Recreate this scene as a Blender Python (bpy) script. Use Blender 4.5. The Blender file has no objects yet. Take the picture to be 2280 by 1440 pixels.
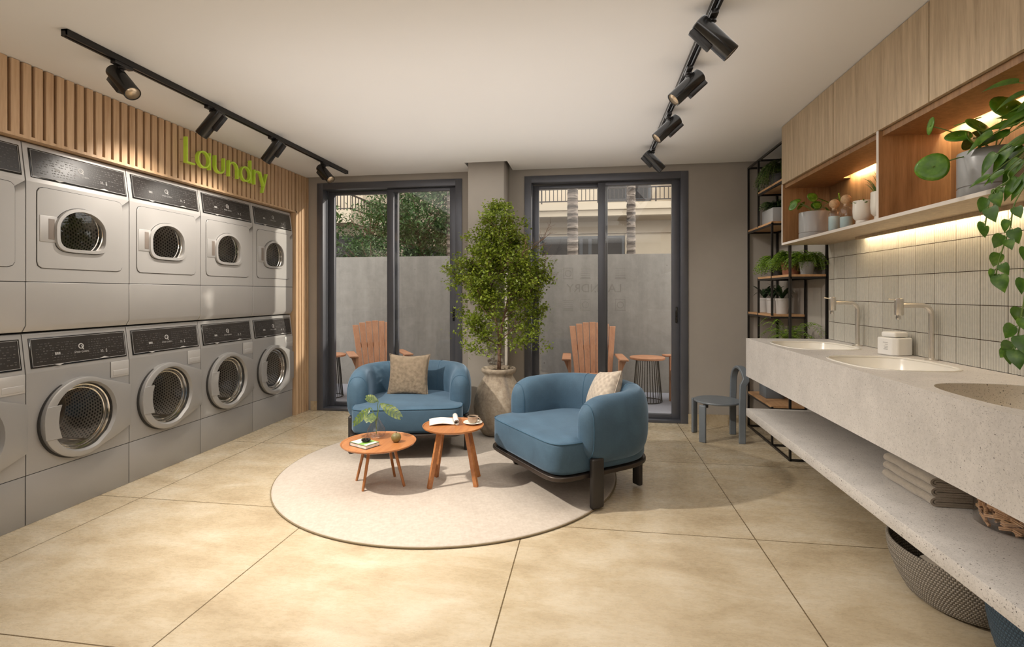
import bpy, bmesh, math, random
from mathutils import Vector, Matrix, Euler
R = math.radians
PI = math.pi
random.seed(7)
scn = bpy.context.scene
col = scn.collection

# ---------------------------------------------------------------- camera
cam = bpy.data.cameras.new('camera'); camo = bpy.data.objects.new('camera', cam); col.objects.link(camo)
camo.location = (0, 0, 1.3); camo.rotation_euler = (R(90), 0, R(8.58))
cam.sensor_width = 36; cam.lens = 1140 / 2280 * 36; cam.shift_y = -68 / 2280; cam.clip_start = .05
scn.camera = camo
# ---------------------------------------------------------------- exposure
scn.view_settings.view_transform = 'Standard'; scn.view_settings.look = 'None'
scn.view_settings.gamma = 1; scn.view_settings.use_curve_mapping = False
scn.view_settings.exposure = 0.42
# ---------------------------------------------------------------- sky and sun
w = bpy.data.worlds.new('sky'); scn.world = w; w.use_nodes = True
w.node_tree.nodes['Background'].inputs[0].default_value = (1.0, .96, .92, 1)
w.node_tree.nodes['Background'].inputs[1].default_value = 2.3
def lamp(name, kind, loc, power, color=(1, 1, 1), direction=(0, 0, -1), **kw):
    l = bpy.data.lights.new(name, kind); o = bpy.data.objects.new(name, l); col.objects.link(o)
    l.energy = power; l.color = color; o.location = loc
    o.rotation_euler = Vector(direction).to_track_quat('-Z', 'Y').to_euler()
    for k, v in kw.items(): setattr(l, k, v)
    return o
lamp('sun', 'SUN', (9, 12, 4), 3.2, (1, .90, .78), (-1, -.46, -.31), angle=R(1.2))
WARM = (1.0, .92, .82)
# added area fills without fixtures, raising the room's overall brightness
lamp('rear_fill', 'AREA', (-.7, -1.2, 1.75), 78, (1, .96, .92), (0, 0, 1), shape='RECTANGLE', size=3.8, size_y=1.9)  # added fill behind the camera, bounced off the ceiling
lamp('far_ceiling_fill', 'AREA', (-.7, 3.5, 2.0), 9, (1, .95, .92), (0, 0, 1), shape='RECTANGLE', size=2.8, size_y=2.4)  # added fill floating mid-room to brighten the far ceiling
lamp('overhead_fill', 'AREA', (-.7, 2.9, 2.55), 25, (1, .97, .93), (0, 0, -1), shape='RECTANGLE', size=3.0, size_y=3.6)  # added downward fill under the ceiling, no panel there

# ================================================================ helpers
def tag(o, label=None, cat=None, group=None, kind=None):
    if label: o['label'] = label
    if cat: o['category'] = cat
    if group: o['group'] = group
    if kind: o['kind'] = kind
    return o
def empty(name, loc=(0, 0, 0), rz=0):
    o = bpy.data.objects.new(name, None); col.objects.link(o); o.location = loc; o.rotation_euler = (0, 0, rz)
    o.empty_display_size = .05
    return o
def thing(name, label, cat, loc=(0, 0, 0), rz=0, group=None):
    return tag(empty(name, loc, rz), label, cat, group)
def copy_tree(o, parent=None):
    c = o.copy(); col.objects.link(c)
    if parent is not None: c.parent = parent
    for ch in list(o.children): copy_tree(ch, c)
    return c

class MB:
    def __init__(s): s.v = []; s.f = []
    def add(s, vs, fs, M=None):
        b = len(s.v)
        s.v += [tuple(M @ Vector(p)) if M else tuple(p) for p in vs]
        s.f += [tuple(b + i for i in f) for f in fs]
        return s
    def box(s, x0, x1, y0, y1, z0, z1, M=None):
        vs = [(x0, y0, z0), (x1, y0, z0), (x1, y1, z0), (x0, y1, z0), (x0, y0, z1), (x1, y0, z1), (x1, y1, z1), (x0, y1, z1)]
        return s.add(vs, [(0, 3, 2, 1), (4, 5, 6, 7), (0, 1, 5, 4), (1, 2, 6, 5), (2, 3, 7, 6), (3, 0, 4, 7)], M)
    def rbox(s, x0, x1, y0, y1, z0, z1, r=.01, seg=2, M=None):
        bm = bmesh.new(); bmesh.ops.create_cube(bm, size=1)
        for v in bm.verts:
            v.co = Vector(((x0 + x1) / 2 + v.co.x * (x1 - x0), (y0 + y1) / 2 + v.co.y * (y1 - y0), (z0 + z1) / 2 + v.co.z * (z1 - z0)))
        r = min(r, .49 * min(x1 - x0, y1 - y0, z1 - z0))
        bmesh.ops.bevel(bm, geom=bm.edges[:], offset=r, segments=seg, profile=.5, affect='EDGES')
        bm.verts.index_update()
        s.add([v.co[:] for v in bm.verts], [[v.index for v in f.verts] for f in bm.faces], M); bm.free(); return s
    def prism(s, poly, a0, a1, axis='z', M=None):
        n = len(poly)
        def P(p, a): return (p[0], p[1], a) if axis == 'z' else ((p[0], a, p[1]) if axis == 'y' else (a, p[0], p[1]))
        vs = [P(p, a0) for p in poly] + [P(p, a1) for p in poly]
        fs = [tuple(range(n))[::-1], tuple(range(n, 2 * n))] + [(i, (i + 1) % n, n + (i + 1) % n, n + i) for i in range(n)]
        return s.add(vs, fs, M)
    def ring(s, outer, inner, a0, a1, axis='y', M=None):
        n = len(outer)
        def P(p, a): return (p[0], p[1], a) if axis == 'z' else ((p[0], a, p[1]) if axis == 'y' else (a, p[0], p[1]))
        vs = [P(p, a0) for p in outer] + [P(p, a0) for p in inner] + [P(p, a1) for p in outer] + [P(p, a1) for p in inner]
        fs = []
        for i in range(n):
            j = (i + 1) % n
            fs += [(i, j, n + j, n + i), (2 * n + i, 3 * n + i, 3 * n + j, 2 * n + j), (i, 2 * n + i, 2 * n + j, j), (n + i, n + j, 3 * n + j, 3 * n + i)]
        return s.add(vs, fs, M)
    def tube(s, path, r, n=8, M=None, cap=True, up=None, flat=None, closed=False):
        pts = [Vector(p) for p in path]; N = len(pts); vs = []; fs = []
        prev = None
        for i, p in enumerate(pts):
            if closed: t = (pts[(i + 1) % N] - pts[(i - 1) % N])
            else: t = (pts[min(i + 1, N - 1)] - pts[max(i - 1, 0)])
            t.normalize()
            if up is not None: a = Vector(up)
            elif prev is None: a = Vector((0, 0, 1)) if abs(t.z) < .9 else Vector((1, 0, 0))
            else: a = prev
            u = (a - t * a.dot(t))
            if u.length < 1e-6: u = t.orthogonal()
            u.normalize(); prev = u; q = t.cross(u)
            rr = r[i] if isinstance(r, (list, tuple)) else r
            for k in range(n):
                if flat:
                    cs = [(1, 1), (-1, 1), (-1, -1), (1, -1)][k]; vs.append(p + u * cs[0] * flat[0] + q * cs[1] * flat[1])
                else:
                    an = 2 * PI * k / n; vs.append(p + u * math.cos(an) * rr + q * math.sin(an) * rr)
        for i in range(N if closed else N - 1):
            for k in range(n):
                a = i * n + k; b = i * n + (k + 1) % n; c = ((i + 1) % N) * n
                fs.append((a, b, c + (k + 1) % n, c + k))
        if cap and not closed:
            fs.append(tuple(range(n))[::-1]); fs.append(tuple(range((N - 1) * n, N * n)))
        return s.add([tuple(v) for v in vs], fs, M)
    def bar(s, path, a, b, up=(0, 0, 1), M=None, closed=False):
        return s.tube(path, 0, 4, M, True, up, (a, b), closed)
    def lathe(s, prof, n=32, M=None, c=(0, 0), sx=1, sy=1, open_top=False):
        vs = []; fs = []; m = len(prof)
        for k in range(n):
            a = 2 * PI * k / n
            for r, z in prof: vs.append((c[0] + r * math.cos(a) * sx, c[1] + r * math.sin(a) * sy, z))
        for k in range(n):
            k2 = (k + 1) % n
            for i in range(m - 1): fs.append((k * m + i, k2 * m + i, k2 * m + i + 1, k * m + i + 1))
        if prof[0][0] > 1e-5 and not open_top: fs.append(tuple(k * m for k in range(n))[::-1])
        if prof[-1][0] > 1e-5 and not open_top: fs.append(tuple(k * m + m - 1 for k in range(n)))
        return s.add(vs, fs, M)
    def grid(s, fn, nu, nv, M=None, wrap=False):
        vs = [fn(i / (nu if wrap else nu - 1), j / (nv - 1)) for i in range(nu) for j in range(nv)]
        fs = []
        for i in range(nu if wrap else nu - 1):
            for j in range(nv - 1):
                a = i * nv + j; b = ((i + 1) % nu) * nv + j
                fs.append((a, b, b + 1, a + 1))
        return s.add(vs, fs, M)
    def build(s, name, mat, parent=None, smooth=True, ang=38, bevel=0, seg=2, sub=0, solid=0):
        me = bpy.data.meshes.new(name); me.from_pydata(s.v, [], s.f); me.update()
        bm = bmesh.new(); bm.from_mesh(me); bmesh.ops.remove_doubles(bm, verts=bm.verts, dist=1e-6)
        bmesh.ops.recalc_face_normals(bm, faces=bm.faces); bm.to_mesh(me); bm.free()
        me.materials.append(mat)
        if smooth:
            me.polygons.foreach_set('use_smooth', [True] * len(me.polygons))
            if ang < 180: me.set_sharp_from_angle(angle=R(ang))
        o = bpy.data.objects.new(name, me); col.objects.link(o)
        if parent is not None: o.parent = parent
        if solid:
            m = o.modifiers.new('solid', 'SOLIDIFY'); m.thickness = solid; m.offset = 0
        if bevel:
            m = o.modifiers.new('bevel', 'BEVEL'); m.width = bevel; m.segments = seg; m.limit_method = 'ANGLE'; m.angle_limit = R(40)
        if sub:
            m = o.modifiers.new('sub', 'SUBSURF'); m.levels = sub; m.render_levels = sub
        return o
    def leaves(s, o):  return s

def T(x=0, y=0, z=0): return Matrix.Translation((x, y, z))
def Rz(a): return Matrix.Rotation(a, 4, 'Z')
def Rx(a): return Matrix.Rotation(a, 4, 'X')
def Ry(a): return Matrix.Rotation(a, 4, 'Y')
def supell(cx, cy, a, b, n=64, e=2.0, e2=None):
    out = []
    for k in range(n):
        t = 2 * PI * k / n; c, s_ = math.cos(t), math.sin(t)
        ee = e if (e2 is None or s_ >= 0) else e2
        out.append((cx + a * math.copysign(abs(c) ** (2 / ee), c), cy + b * math.copysign(abs(s_) ** (2 / ee), s_)))
    return out
def rect_loop(inner, c, x0, x1, y0, y1):
    out = []
    for p in inner:
        dx, dy = p[0] - c[0], p[1] - c[1]
        t = min(((x1 - c[0]) / dx) if dx > 1e-9 else (((x0 - c[0]) / dx) if dx < -1e-9 else 1e9), ((y1 - c[1]) / dy) if dy > 1e-9 else (((y0 - c[1]) / dy) if dy < -1e-9 else 1e9))
        out.append([c[0] + dx * t, c[1] + dy * t])
    for cx, cy in ((x0, y0), (x0, y1), (x1, y0), (x1, y1)):
        i = min(range(len(out)), key=lambda i: (out[i][0] - cx) ** 2 + (out[i][1] - cy) ** 2); out[i] = [cx, cy]
    return [tuple(p) for p in out]
def rrect(x0, x1, y0, y1, r, seg=6):
    out = []
    for cx, cy, a0 in ((x1 - r, y1 - r, 0), (x0 + r, y1 - r, 90), (x0 + r, y0 + r, 180), (x1 - r, y0 + r, 270)):
        for k in range(seg + 1):
            a = R(a0 + 90 * k / seg); out.append((cx + r * math.cos(a), cy + r * math.sin(a)))
    return out

# ================================================================ materials
class NT:
    def __init__(s, name):
        s.m = bpy.data.materials.new(name); s.m.use_nodes = True; s.t = s.m.node_tree
        s.b = s.t.nodes['Principled BSDF']; s.o = s.t.nodes['Material Output']
        s.tc = None
    def n(s, kind, **kw):
        nd = s.t.nodes.new(kind)
        for k, v in kw.items():
            if hasattr(nd, k): setattr(nd, k, v)
        return nd
    def l(s, a, b): s.t.links.new(a, b)
    def coord(s, kind='Object', scale=(1, 1, 1), rot=(0, 0, 0)):
        tc = s.n('ShaderNodeTexCoord'); mp = s.n('ShaderNodeMapping')
        mp.inputs['Scale'].default_value = scale; mp.inputs['Rotation'].default_value = rot
        s.l(tc.outputs[kind], mp.inputs['Vector']); return mp.outputs['Vector']
    def noise(s, vec, scale, detail=3, rough=.55, dist=0):
        nd = s.n('ShaderNodeTexNoise'); nd.inputs['Scale'].default_value = scale; nd.inputs['Detail'].default_value = detail
        nd.inputs['Roughness'].default_value = rough; nd.inputs['Distortion'].default_value = dist; s.l(vec, nd.inputs['Vector']); return nd.outputs['Fac']
    def ramp(s, fac, stops, interp='LINEAR'):
        r = s.n('ShaderNodeValToRGB'); r.color_ramp.interpolation = interp; e = r.color_ramp.elements
        while len(e) < len(stops): e.new(.5)
        for k, (p, c) in enumerate(stops):
            e[k].position = p; e[k].color = (c, c, c, 1) if isinstance(c, (int, float)) else (c[0], c[1], c[2], 1)
        s.l(fac, r.inputs[0]); return r.outputs[0]
    def mix(s, fac, a, b, mode='MIX'):
        x = s.n('ShaderNodeMix'); x.data_type = 'RGBA'; x.blend_type = mode
        for sock, val in ((x.inputs[0], fac), (x.inputs[6], a), (x.inputs[7], b)):
            if hasattr(val, 'links') or isinstance(val, bpy.types.NodeSocket): s.l(val, sock)
            else: sock.default_value = val if isinstance(val, (int, float)) else (val[0], val[1], val[2], 1)
        return x.outputs[2]
    def math(s, op, a, b=None, c=None):
        x = s.n('ShaderNodeMath'); x.operation = op
        for i, val in enumerate((a, b, c)):
            if val is None: continue
            if isinstance(val, bpy.types.NodeSocket): s.l(val, x.inputs[i])
            else: x.inputs[i].default_value = val
        return x.outputs[0]
    def sep(s, vec):
        x = s.n('ShaderNodeSeparateXYZ'); s.l(vec, x.inputs[0]); return x.outputs
    def bump(s, h, strength=.2, dist=.01):
        b = s.n('ShaderNodeBump'); b.inputs['Strength'].default_value = strength; b.inputs['Distance'].default_value = dist
        s.l(h, b.inputs['Height']); s.l(b.outputs[0], s.b.inputs['Normal'])
    def set(s, **kw):
        for k, v in kw.items():
            k = {'color': 'Base Color', 'rough': 'Roughness', 'metal': 'Metallic', 'spec': 'Specular IOR Level', 'trans': 'Transmission Weight',
                 'sheen': 'Sheen Weight', 'coat': 'Coat Weight', 'sub': 'Subsurface Weight', 'emit': 'Emission Strength', 'emitc': 'Emission Color', 'ior': 'IOR', 'alpha': 'Alpha',
                 'srough': 'Sheen Roughness', 'stint': 'Sheen Tint', 'crough': 'Coat Roughness'}.get(k, k)
            i = s.b.inputs[k]
            if isinstance(v, bpy.types.NodeSocket): s.l(v, i)
            elif isinstance(v, (tuple, list)): i.default_value = (v[0], v[1], v[2], 1)
            else: i.default_value = v
        return s
def plain(name, c, rough=.5, metal=0, var=.06, scale=8, bump=0, bscale=60, **kw):
    s = NT(name); v = s.coord()
    f = s.noise(v, scale, 3)
    s.set(color=s.ramp(f, [(.3, [x * (1 - var) for x in c]), (.7, [min(1, x * (1 + var)) for x in c])]), rough=rough, metal=metal, **kw)
    if bump: s.bump(s.noise(v, bscale, 3), bump, .005)
    return s.m
def wood(name, c1, c2, axis='z', scale=1.0, rough=.45, bump=.05, fine=60):
    s = NT(name)
    st = {'z': (1, 1, .06), 'x': (.06, 1, 1), 'y': (1, .06, 1)}[axis]
    v = s.coord(scale=st)
    a = s.noise(v, 14 * scale, 4, .6, .4); b = s.noise(v, fine * scale, 3, .7)
    f = s.math('ADD', s.math('MULTIPLY', a, .65), s.math('MULTIPLY', b, .35))
    s.set(color=s.ramp(f, [(.34, c1), (.66, c2)]), rough=rough); s.bump(b, bump, .003)
    return s.m
M = {}
M['paint'] = plain('wall_paint', (.36, .325, .285), .8, 0, .05, 2.5, .15, 25)
M['ceil'] = plain('ceiling_paint', (.80, .785, .765), .9, 0, .01, 1)
M['shadowgap'] = plain('shadow_gap', (.16, .14, .13), .9)
M['black'] = plain('black_metal', (.018, .016, .015), .32, .3, .1, 10, spec=.5)
M['blackgloss'] = plain('black_gloss', (.012, .011, .010), .18, .0, .1, 10)
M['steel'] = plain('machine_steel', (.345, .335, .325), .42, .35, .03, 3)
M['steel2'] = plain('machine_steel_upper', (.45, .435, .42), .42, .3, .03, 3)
M['seam'] = plain('seam_dark', (.03, .028, .026), .7)
M['chrome'] = plain('chrome', (.75, .74, .72), .12, 1, .02, 3)
M['nickel'] = plain('brushed_nickel', (.74, .70, .64), .25, .9, .04, 30)
M['display'] = plain('display_glass', (.026, .022, .020), .32, 0, .1, 5)
M['print'] = plain('display_print', (.42, .41, .40), .5)
M['printdim'] = plain('display_print_dim', (.075, .07, .066), .5)
M['white'] = plain('white_plastic', (.78, .76, .72), .35, 0, .02)
M['offwhite'] = plain('offwhite_ceramic', (.80, .76, .68), .22, 0, .02)
M['lime'] = plain('lime_acrylic', (.55, .80, .07), .35, 0, .04, 20)
M['frame'] = plain('door_frame_metal', (.105, .108, .125), .38, .35, .06, 4)
M['darkvoid'] = plain('dark_interior', (.02, .02, .022), .6)
M['bronze'] = plain('dark_bronze', (.055, .043, .036), .35, .6, .1, 12)
M['blackleg'] = plain('dark_leg', (.035, .031, .029), .42, .3)
M['tablewood'] = wood('cherry_wood', (.34, .125, .040), (.50, .21, .075), 'y', 1, .24, .02)
M['slat'] = wood('slat_oak', (.46, .285, .155), (.66, .455, .28), 'z', 1.6, .5)
M['slatback'] = plain('slat_backing', (.10, .042, .016), .8)
M['oak'] = wood('light_oak', (.36, .265, .165), (.60, .465, .31), 'z', 2.6, .5, .04, 60)
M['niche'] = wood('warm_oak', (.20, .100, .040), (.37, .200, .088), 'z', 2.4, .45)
M['shelfwood'] = wood('rack_shelf_wood', (.38, .20, .09), (.55, .33, .17), 'y', 1.5, .5)
M['edge'] = plain('white_edge', (.74, .68, .62), .4, 0, .02)
M['adir'] = wood('cedar', (.34, .145, .07), (.48, .235, .125), 'z', 1.2, .6)
M['stool'] = plain('grey_stain', (.145, .165, .185), .38, 0, .08, 8)
M['terra'] = plain('terracotta', (.48, .20, .12), .7, 0, .1, 9)
M['ceram'] = plain('grey_ceramic', (.33, .33, .33), .28, 0, .03, 4)
M['ceramw'] = plain('pale_ceramic', (.48, .45, .425), .4, 0, .05, 10)
M['darkpot'] = plain('dark_pot', (.07, .065, .065), .5)
M['soil'] = plain('soil', (.05, .035, .022), .9, 0, .3, 40, .6, 60)
M['bark'] = plain('bark', (.17, .10, .065), .8, 0, .3, 30, .5, 60)
M['drumback'] = plain('drum_back_steel', (.30, .28, .26), .3, .6, .1, 20)
M['stem'] = plain('green_stem', (.14, .22, .05), .5)
M['towel'] = plain('beige_towel', (.40, .345, .28), .95, 0, .08, 60, .6, 300, sheen=.3)
M['peg'] = wood('peg_wood', (.46, .26, .13), (.66, .42, .25), 'z', 1, .6)
M['cork'] = plain('cork', (.55, .36, .20), .7, 0, .2, 60, .3, 120)
M['liquid'] = plain('blue_liquid', (.50, .66, .70), .15, 0, .03, 5)
M['paper'] = plain('paper', (.70, .67, .62), .5, 0, .25, 25)
M['bookgreen'] = plain('book_cover', (.16, .30, .06), .35, 0, .6, 14)
M['gourd'] = plain('gourd_skin', (.20, .16, .055), .5, 0, .35, 18, .3, 60)
M['cup'] = plain('cup_ceramic', (.40, .30, .22), .3, 0, .1, 20)
M['patio'] = plain('patio_tile', (.27, .27, .31), .6, 0, .05, 3)
M['stucco'] = plain('cream_stucco', (.52, .44, .34), .85, 0, .06, 1.5, .1, 40)
M['stuccoshade'] = plain('cream_stucco_shaded', (.40, .335, .265), .85, 0, .06, 1.5)  # darker copy of the stucco: shade on the upper wall put into the colour
M['winframe'] = plain('house_window_frame', (.05, .055, .065), .4)
M['winglass'] = plain('house_window_glass', (.03, .027, .027), .3, 0, .1, 2, spec=.15)
M['railing'] = plain('railing_metal', (.035, .025, .022), .5, .2)
M['curtain'] = plain('curtain', (.45, .42, .38), .8)
M['led'] = NT('led_strip').set(color=(1, .9, .7), emit=9.0, emitc=(1, .78, .48)).m
M['lampin'] = plain('lamp_reflector', (.55, .42, .28), .25, .6)

def leafmat(name, c1, c2, c3, rough=.4, trans=.25):
    s = NT(name); v = s.coord(); f = s.noise(v, 26, 3)
    c = s.ramp(f, [(.25, c1), (.5, c2), (.75, c3)])
    s.set(color=c, rough=rough)
    t = s.n('ShaderNodeBsdfTranslucent'); s.l(c, t.inputs[0])
    mx = s.n('ShaderNodeMixShader'); mx.inputs[0].default_value = trans
    s.l(s.b.outputs[0], mx.inputs[1]); s.l(t.outputs[0], mx.inputs[2]); s.l(mx.outputs[0], s.o.inputs[0]); return s.m
M['ficus'] = leafmat('ficus_leaf', (.085, .12, .012), (.20, .27, .025), (.40, .46, .05), .42, .35)
M['treeout'] = leafmat('garden_leaf', (.02, .05, .012), (.05, .10, .025), (.12, .19, .05), .5, .2)
M['pilea'] = leafmat('pilea_leaf', (.05, .13, .01), (.10, .24, .015), (.20, .38, .04), .25, .2)
M['pothos'] = leafmat('pothos_leaf', (.03, .085, .008), (.06, .15, .012), (.16, .29, .03), .28, .18)
M['fern'] = leafmat('fern_leaf', (.09, .17, .015), (.20, .33, .03), (.36, .50, .06), .5, .3)
M['darkleaf'] = leafmat('dark_leaf', (.008, .02, .008), (.018, .045, .015), (.04, .08, .025), .4, .1)
M['monstera'] = leafmat('monstera_leaf', (.04, .07, .015), (.10, .15, .03), (.30, .33, .10), .4, .2)
M['varieg'] = leafmat('variegated_leaf', (.02, .05, .015), (.05, .09, .03), (.45, .42, .25), .45, .15)

def glassmat(name, tint=(1, 1, 1), refl=1.0, rough=0.0):
    s = NT(name); t = s.n('ShaderNodeBsdfTransparent'); t.inputs[0].default_value = (*tint, 1)
    g = s.n('ShaderNodeBsdfGlossy'); g.inputs['Roughness'].default_value = rough
    fr = s.n('ShaderNodeLayerWeight'); fr.inputs[0].default_value = .5
    f = s.math('MULTIPLY', s.math('ADD', s.math('MULTIPLY', s.math('POWER', fr.outputs['Facing'], 4), .6), .04), refl)
    mx = s.n('ShaderNodeMixShader'); s.l(f, mx.inputs[0]); s.l(t.outputs[0], mx.inputs[1]); s.l(g.outputs[0], mx.inputs[2])
    s.l(mx.outputs[0], s.o.inputs[0]); return s.m
M['glass'] = glassmat('door_glass', (.96, .97, .96), .9)
M['mglass'] = glassmat('machine_glass', (.93, .91, .88), 1.3)
M['jarglass'] = glassmat('jar_glass', (.97, .96, .95), 1.5)

def m_floor():
    s = NT('stone_floor'); v = s.coord('Object'); X, Y, Z = s.sep(v)
    def line(c, off, pitch, wd):
        f = s.math('FRACT', s.math('DIVIDE', s.math('ADD', c, off), pitch))
        d = s.math('ABSOLUTE', s.math('SUBTRACT', f, .5))
        return s.math('GREATER_THAN', d, .5 - wd / pitch / 2)
    g = s.math('MAXIMUM', line(X, .36 + 1.2275 * 10, 1.2275, .006), line(Y, -1.64 + 12.2, 1.22, .006))
    a = s.noise(s.coord(scale=(1, 2.2, 1)), 2.2, 6, .62, .5); b = s.noise(s.coord(scale=(1, 2.6, 1)), 22, 5, .7); c = s.noise(v, 3.1, 2)
    f = s.math('ADD', s.math('MULTIPLY', a, .55), s.math('ADD', s.math('MULTIPLY', b, .15), s.math('MULTIPLY', c, .30)))
    cc = s.ramp(f, [(.32, (.36, .275, .17)), (.48, (.485, .395, .265)), (.66, (.60, .525, .40))])
    sp = s.ramp(s.noise(s.coord(scale=(1, 1.6, 1), rot=(0, 0, .4)), 34, 6, .8), [(.30, .86), (.42, 1)])
    cc = s.mix(.8, cc, sp, 'MULTIPLY')
    cc = s.mix(g, cc, (.13, .09, .045))
    s.set(color=cc, rough=s.ramp(b, [(.3, .20), (.7, .36)]), spec=.6)
    s.bump(s.math('SUBTRACT', b, s.math('MULTIPLY', g, 2.0)), .06, .004)
    return s.m
M['floor'] = m_floor()
def m_terrazzo(name, base, dark):
    s = NT(name); v0 = s.coord(); nz = s.n('ShaderNodeTexNoise'); nz.inputs['Scale'].default_value = 70; s.l(v0, nz.inputs['Vector']); va = s.n('ShaderNodeVectorMath'); va.operation = 'SCALE'; s.l(nz.outputs['Color'], va.inputs[0]); va.inputs['Scale'].default_value = .014
    vb = s.n('ShaderNodeVectorMath'); s.l(v0, vb.inputs[0]); s.l(va.outputs[0], vb.inputs[1]); v = vb.outputs[0]
    def specks(scale, thr, lo):
        vo = s.n('ShaderNodeTexVoronoi'); vo.inputs['Scale'].default_value = scale; s.l(v, vo.inputs['Vector'])
        r = s.sep(vo.outputs['Color'])[0]
        return s.math('MULTIPLY', s.math('LESS_THAN', vo.outputs['Distance'], thr), s.math('GREATER_THAN', r, lo))
    n = s.noise(v, 90, 4, .7); n2 = s.noise(v, 7, 3)
    c = s.ramp(s.math('ADD', s.math('MULTIPLY', n, .5), s.math('MULTIPLY', n2, .5)), [(.35, [x * .84 for x in base]), (.65, [min(1, x * 1.08) for x in base])])
    c = s.mix(specks(80, .19, .72), c, dark); c = s.mix(specks(190, .30, .45), c, [x * .62 for x in base]); c = s.mix(specks(52, .13, .84), c, [x * .5 for x in dark])
    s.set(color=c, rough=.42); return s.m
M['terrazzo'] = m_terrazzo('terrazzo', (.64, .605, .57), (.16, .14, .13))
M['terrazzo2'] = m_terrazzo('terrazzo_basin', (.50, .44, .35), (.10, .085, .07))
def m_tile():
    s = NT('ribbed_tile'); v = s.coord(); X, Y, Z = s.sep(v)
    iy = s.math('FLOOR', s.math('DIVIDE', s.math('SUBTRACT', Y, .122), .16)); iz = s.math('FLOOR', s.math('DIVIDE', s.math('SUBTRACT', Z, .123), .16))
    wn = s.n('ShaderNodeTexWhiteNoise'); wn.noise_dimensions = '2D'
    cb = s.n('ShaderNodeCombineXYZ'); s.l(iy, cb.inputs[0]); s.l(iz, cb.inputs[1]); s.l(cb.outputs[0], wn.inputs['Vector'])
    c = s.ramp(wn.outputs['Value'], [(0, (.48, .455, .39)), (.5, (.50, .475, .41)), (1, (.53, .505, .445))])
    n = s.noise(v, 40, 3); c = s.mix(.25, c, s.ramp(n, [(.3, .6), (.7, 1.0)]), 'MULTIPLY')
    s.set(color=c, rough=.13, coat=.3, spec=.6); return s.m
M['tile'] = m_tile()
def m_drum():
    s = NT('perforated_drum'); v = s.coord('Object'); X, Y, Z = s.sep(v)
    an = s.math('ARCTAN2', s.math('SUBTRACT', Z, .543), s.math('SUBTRACT', X, .305))
    rd = s.math('SQRT', s.math('ADD', s.math('POWER', s.math('SUBTRACT', Z, .543), 2), s.math('POWER', s.math('SUBTRACT', X, .305), 2))); u = s.math('MULTIPLY', an, 10.5); w_ = s.math('MULTIPLY', Y, 50)
    row = s.math('MODULO', s.math('FLOOR', w_), 2); u2 = s.math('ADD', u, s.math('MULTIPLY', row, .5))
    du = s.math('SUBTRACT', s.math('FRACT', u2), .5); dv = s.math('SUBTRACT', s.math('FRACT', w_), .5)
    d = s.math('SQRT', s.math('ADD', s.math('MULTIPLY', du, du), s.math('MULTIPLY', dv, dv)))
    h = s.math('LESS_THAN', d, .30)
    s.set(color=s.mix(h, (.60, .57, .53), (.02, .018, .016)), metal=s.math('MULTIPLY', s.math('SUBTRACT', 1, h), .35), rough=.35); return s.m
M['drum'] = m_drum()
def m_fabric(name, c1, c2, scale=220, sheen=.3, rough=.9, bump=.5, strength=.5):
    s = NT(name); v = s.coord(); X, Y, Z = s.sep(v)
    w1 = s.math('SINE', s.math('MULTIPLY', s.math('ADD', X, s.math('MULTIPLY', Y, .35)), scale * 2)); w2 = s.math('SINE', s.math('MULTIPLY', Z, scale * 2))
    wv = s.math('MULTIPLY', w1, w2); n = s.noise(v, 45, 4)
    f = s.math('ADD', s.math('MULTIPLY', wv, strength * .3), n)
    s.set(color=s.ramp(f, [(.3, c1), (.7, c2)]), rough=rough, sheen=sheen); s.bump(f, bump, .004); return s.m
M['pillow'] = m_fabric('woven_cushion', (.12, .088, .055), (.30, .235, .165), 260, .1, .95, .7, 1.0)
M['pillow2'] = m_fabric('striped_cushion', (.36, .30, .24), (.52, .44, .35), 60, .15, .9, .3, .5)
def m_velvet():
    s = NT('blue_velvet'); v = s.coord(); n = s.noise(v, 5, 4, .6, .5); n2 = s.noise(v, 120, 2)
    f = s.math('ADD', s.math('MULTIPLY', n, .8), s.math('MULTIPLY', n2, .2))
    s.set(color=s.ramp(f, [(.3, (.032, .070, .112)), (.7, (.056, .116, .176))]), rough=.75, sheen=.55, srough=.35)
    s.b.inputs['Sheen Tint'].default_value = (.5, .66, .85, 1); s.bump(n2, .12, .002); return s.m
M['velvet'] = m_velvet()
M['piping'] = plain('velvet_piping', (.03, .085, .14), .7)
M['rug'] = m_fabric('rug_pile', (.44, .375, .31), (.53, .465, .395), 150, .2, .98, .25, .10)
M['rugedge'] = plain('rug_binding', (.22, .17, .10), .9)
def m_claypot():
    s = NT('aged_clay'); v = s.coord(); a = s.noise(s.coord(scale=(1, 1, .6)), 4.5, 6, .65, .6); b = s.noise(v, 30, 5, .7); c = s.noise(s.coord(scale=(1, 1, .5)), 2.1, 3, .6, .8)
    cc = s.ramp(s.math('ADD', s.math('MULTIPLY', a, .6), s.math('MULTIPLY', b, .4)), [(.33, (.16, .12, .09)), (.5, (.33, .27, .20)), (.68, (.50, .43, .34))])
    cc = s.mix(s.ramp(c, [(.50, 0), (.60, .75)]), cc, (.10, .095, .10))
    s.set(color=cc, rough=.88); s.bump(b, .5, .008); return s.m
M['clay'] = m_claypot()
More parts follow.
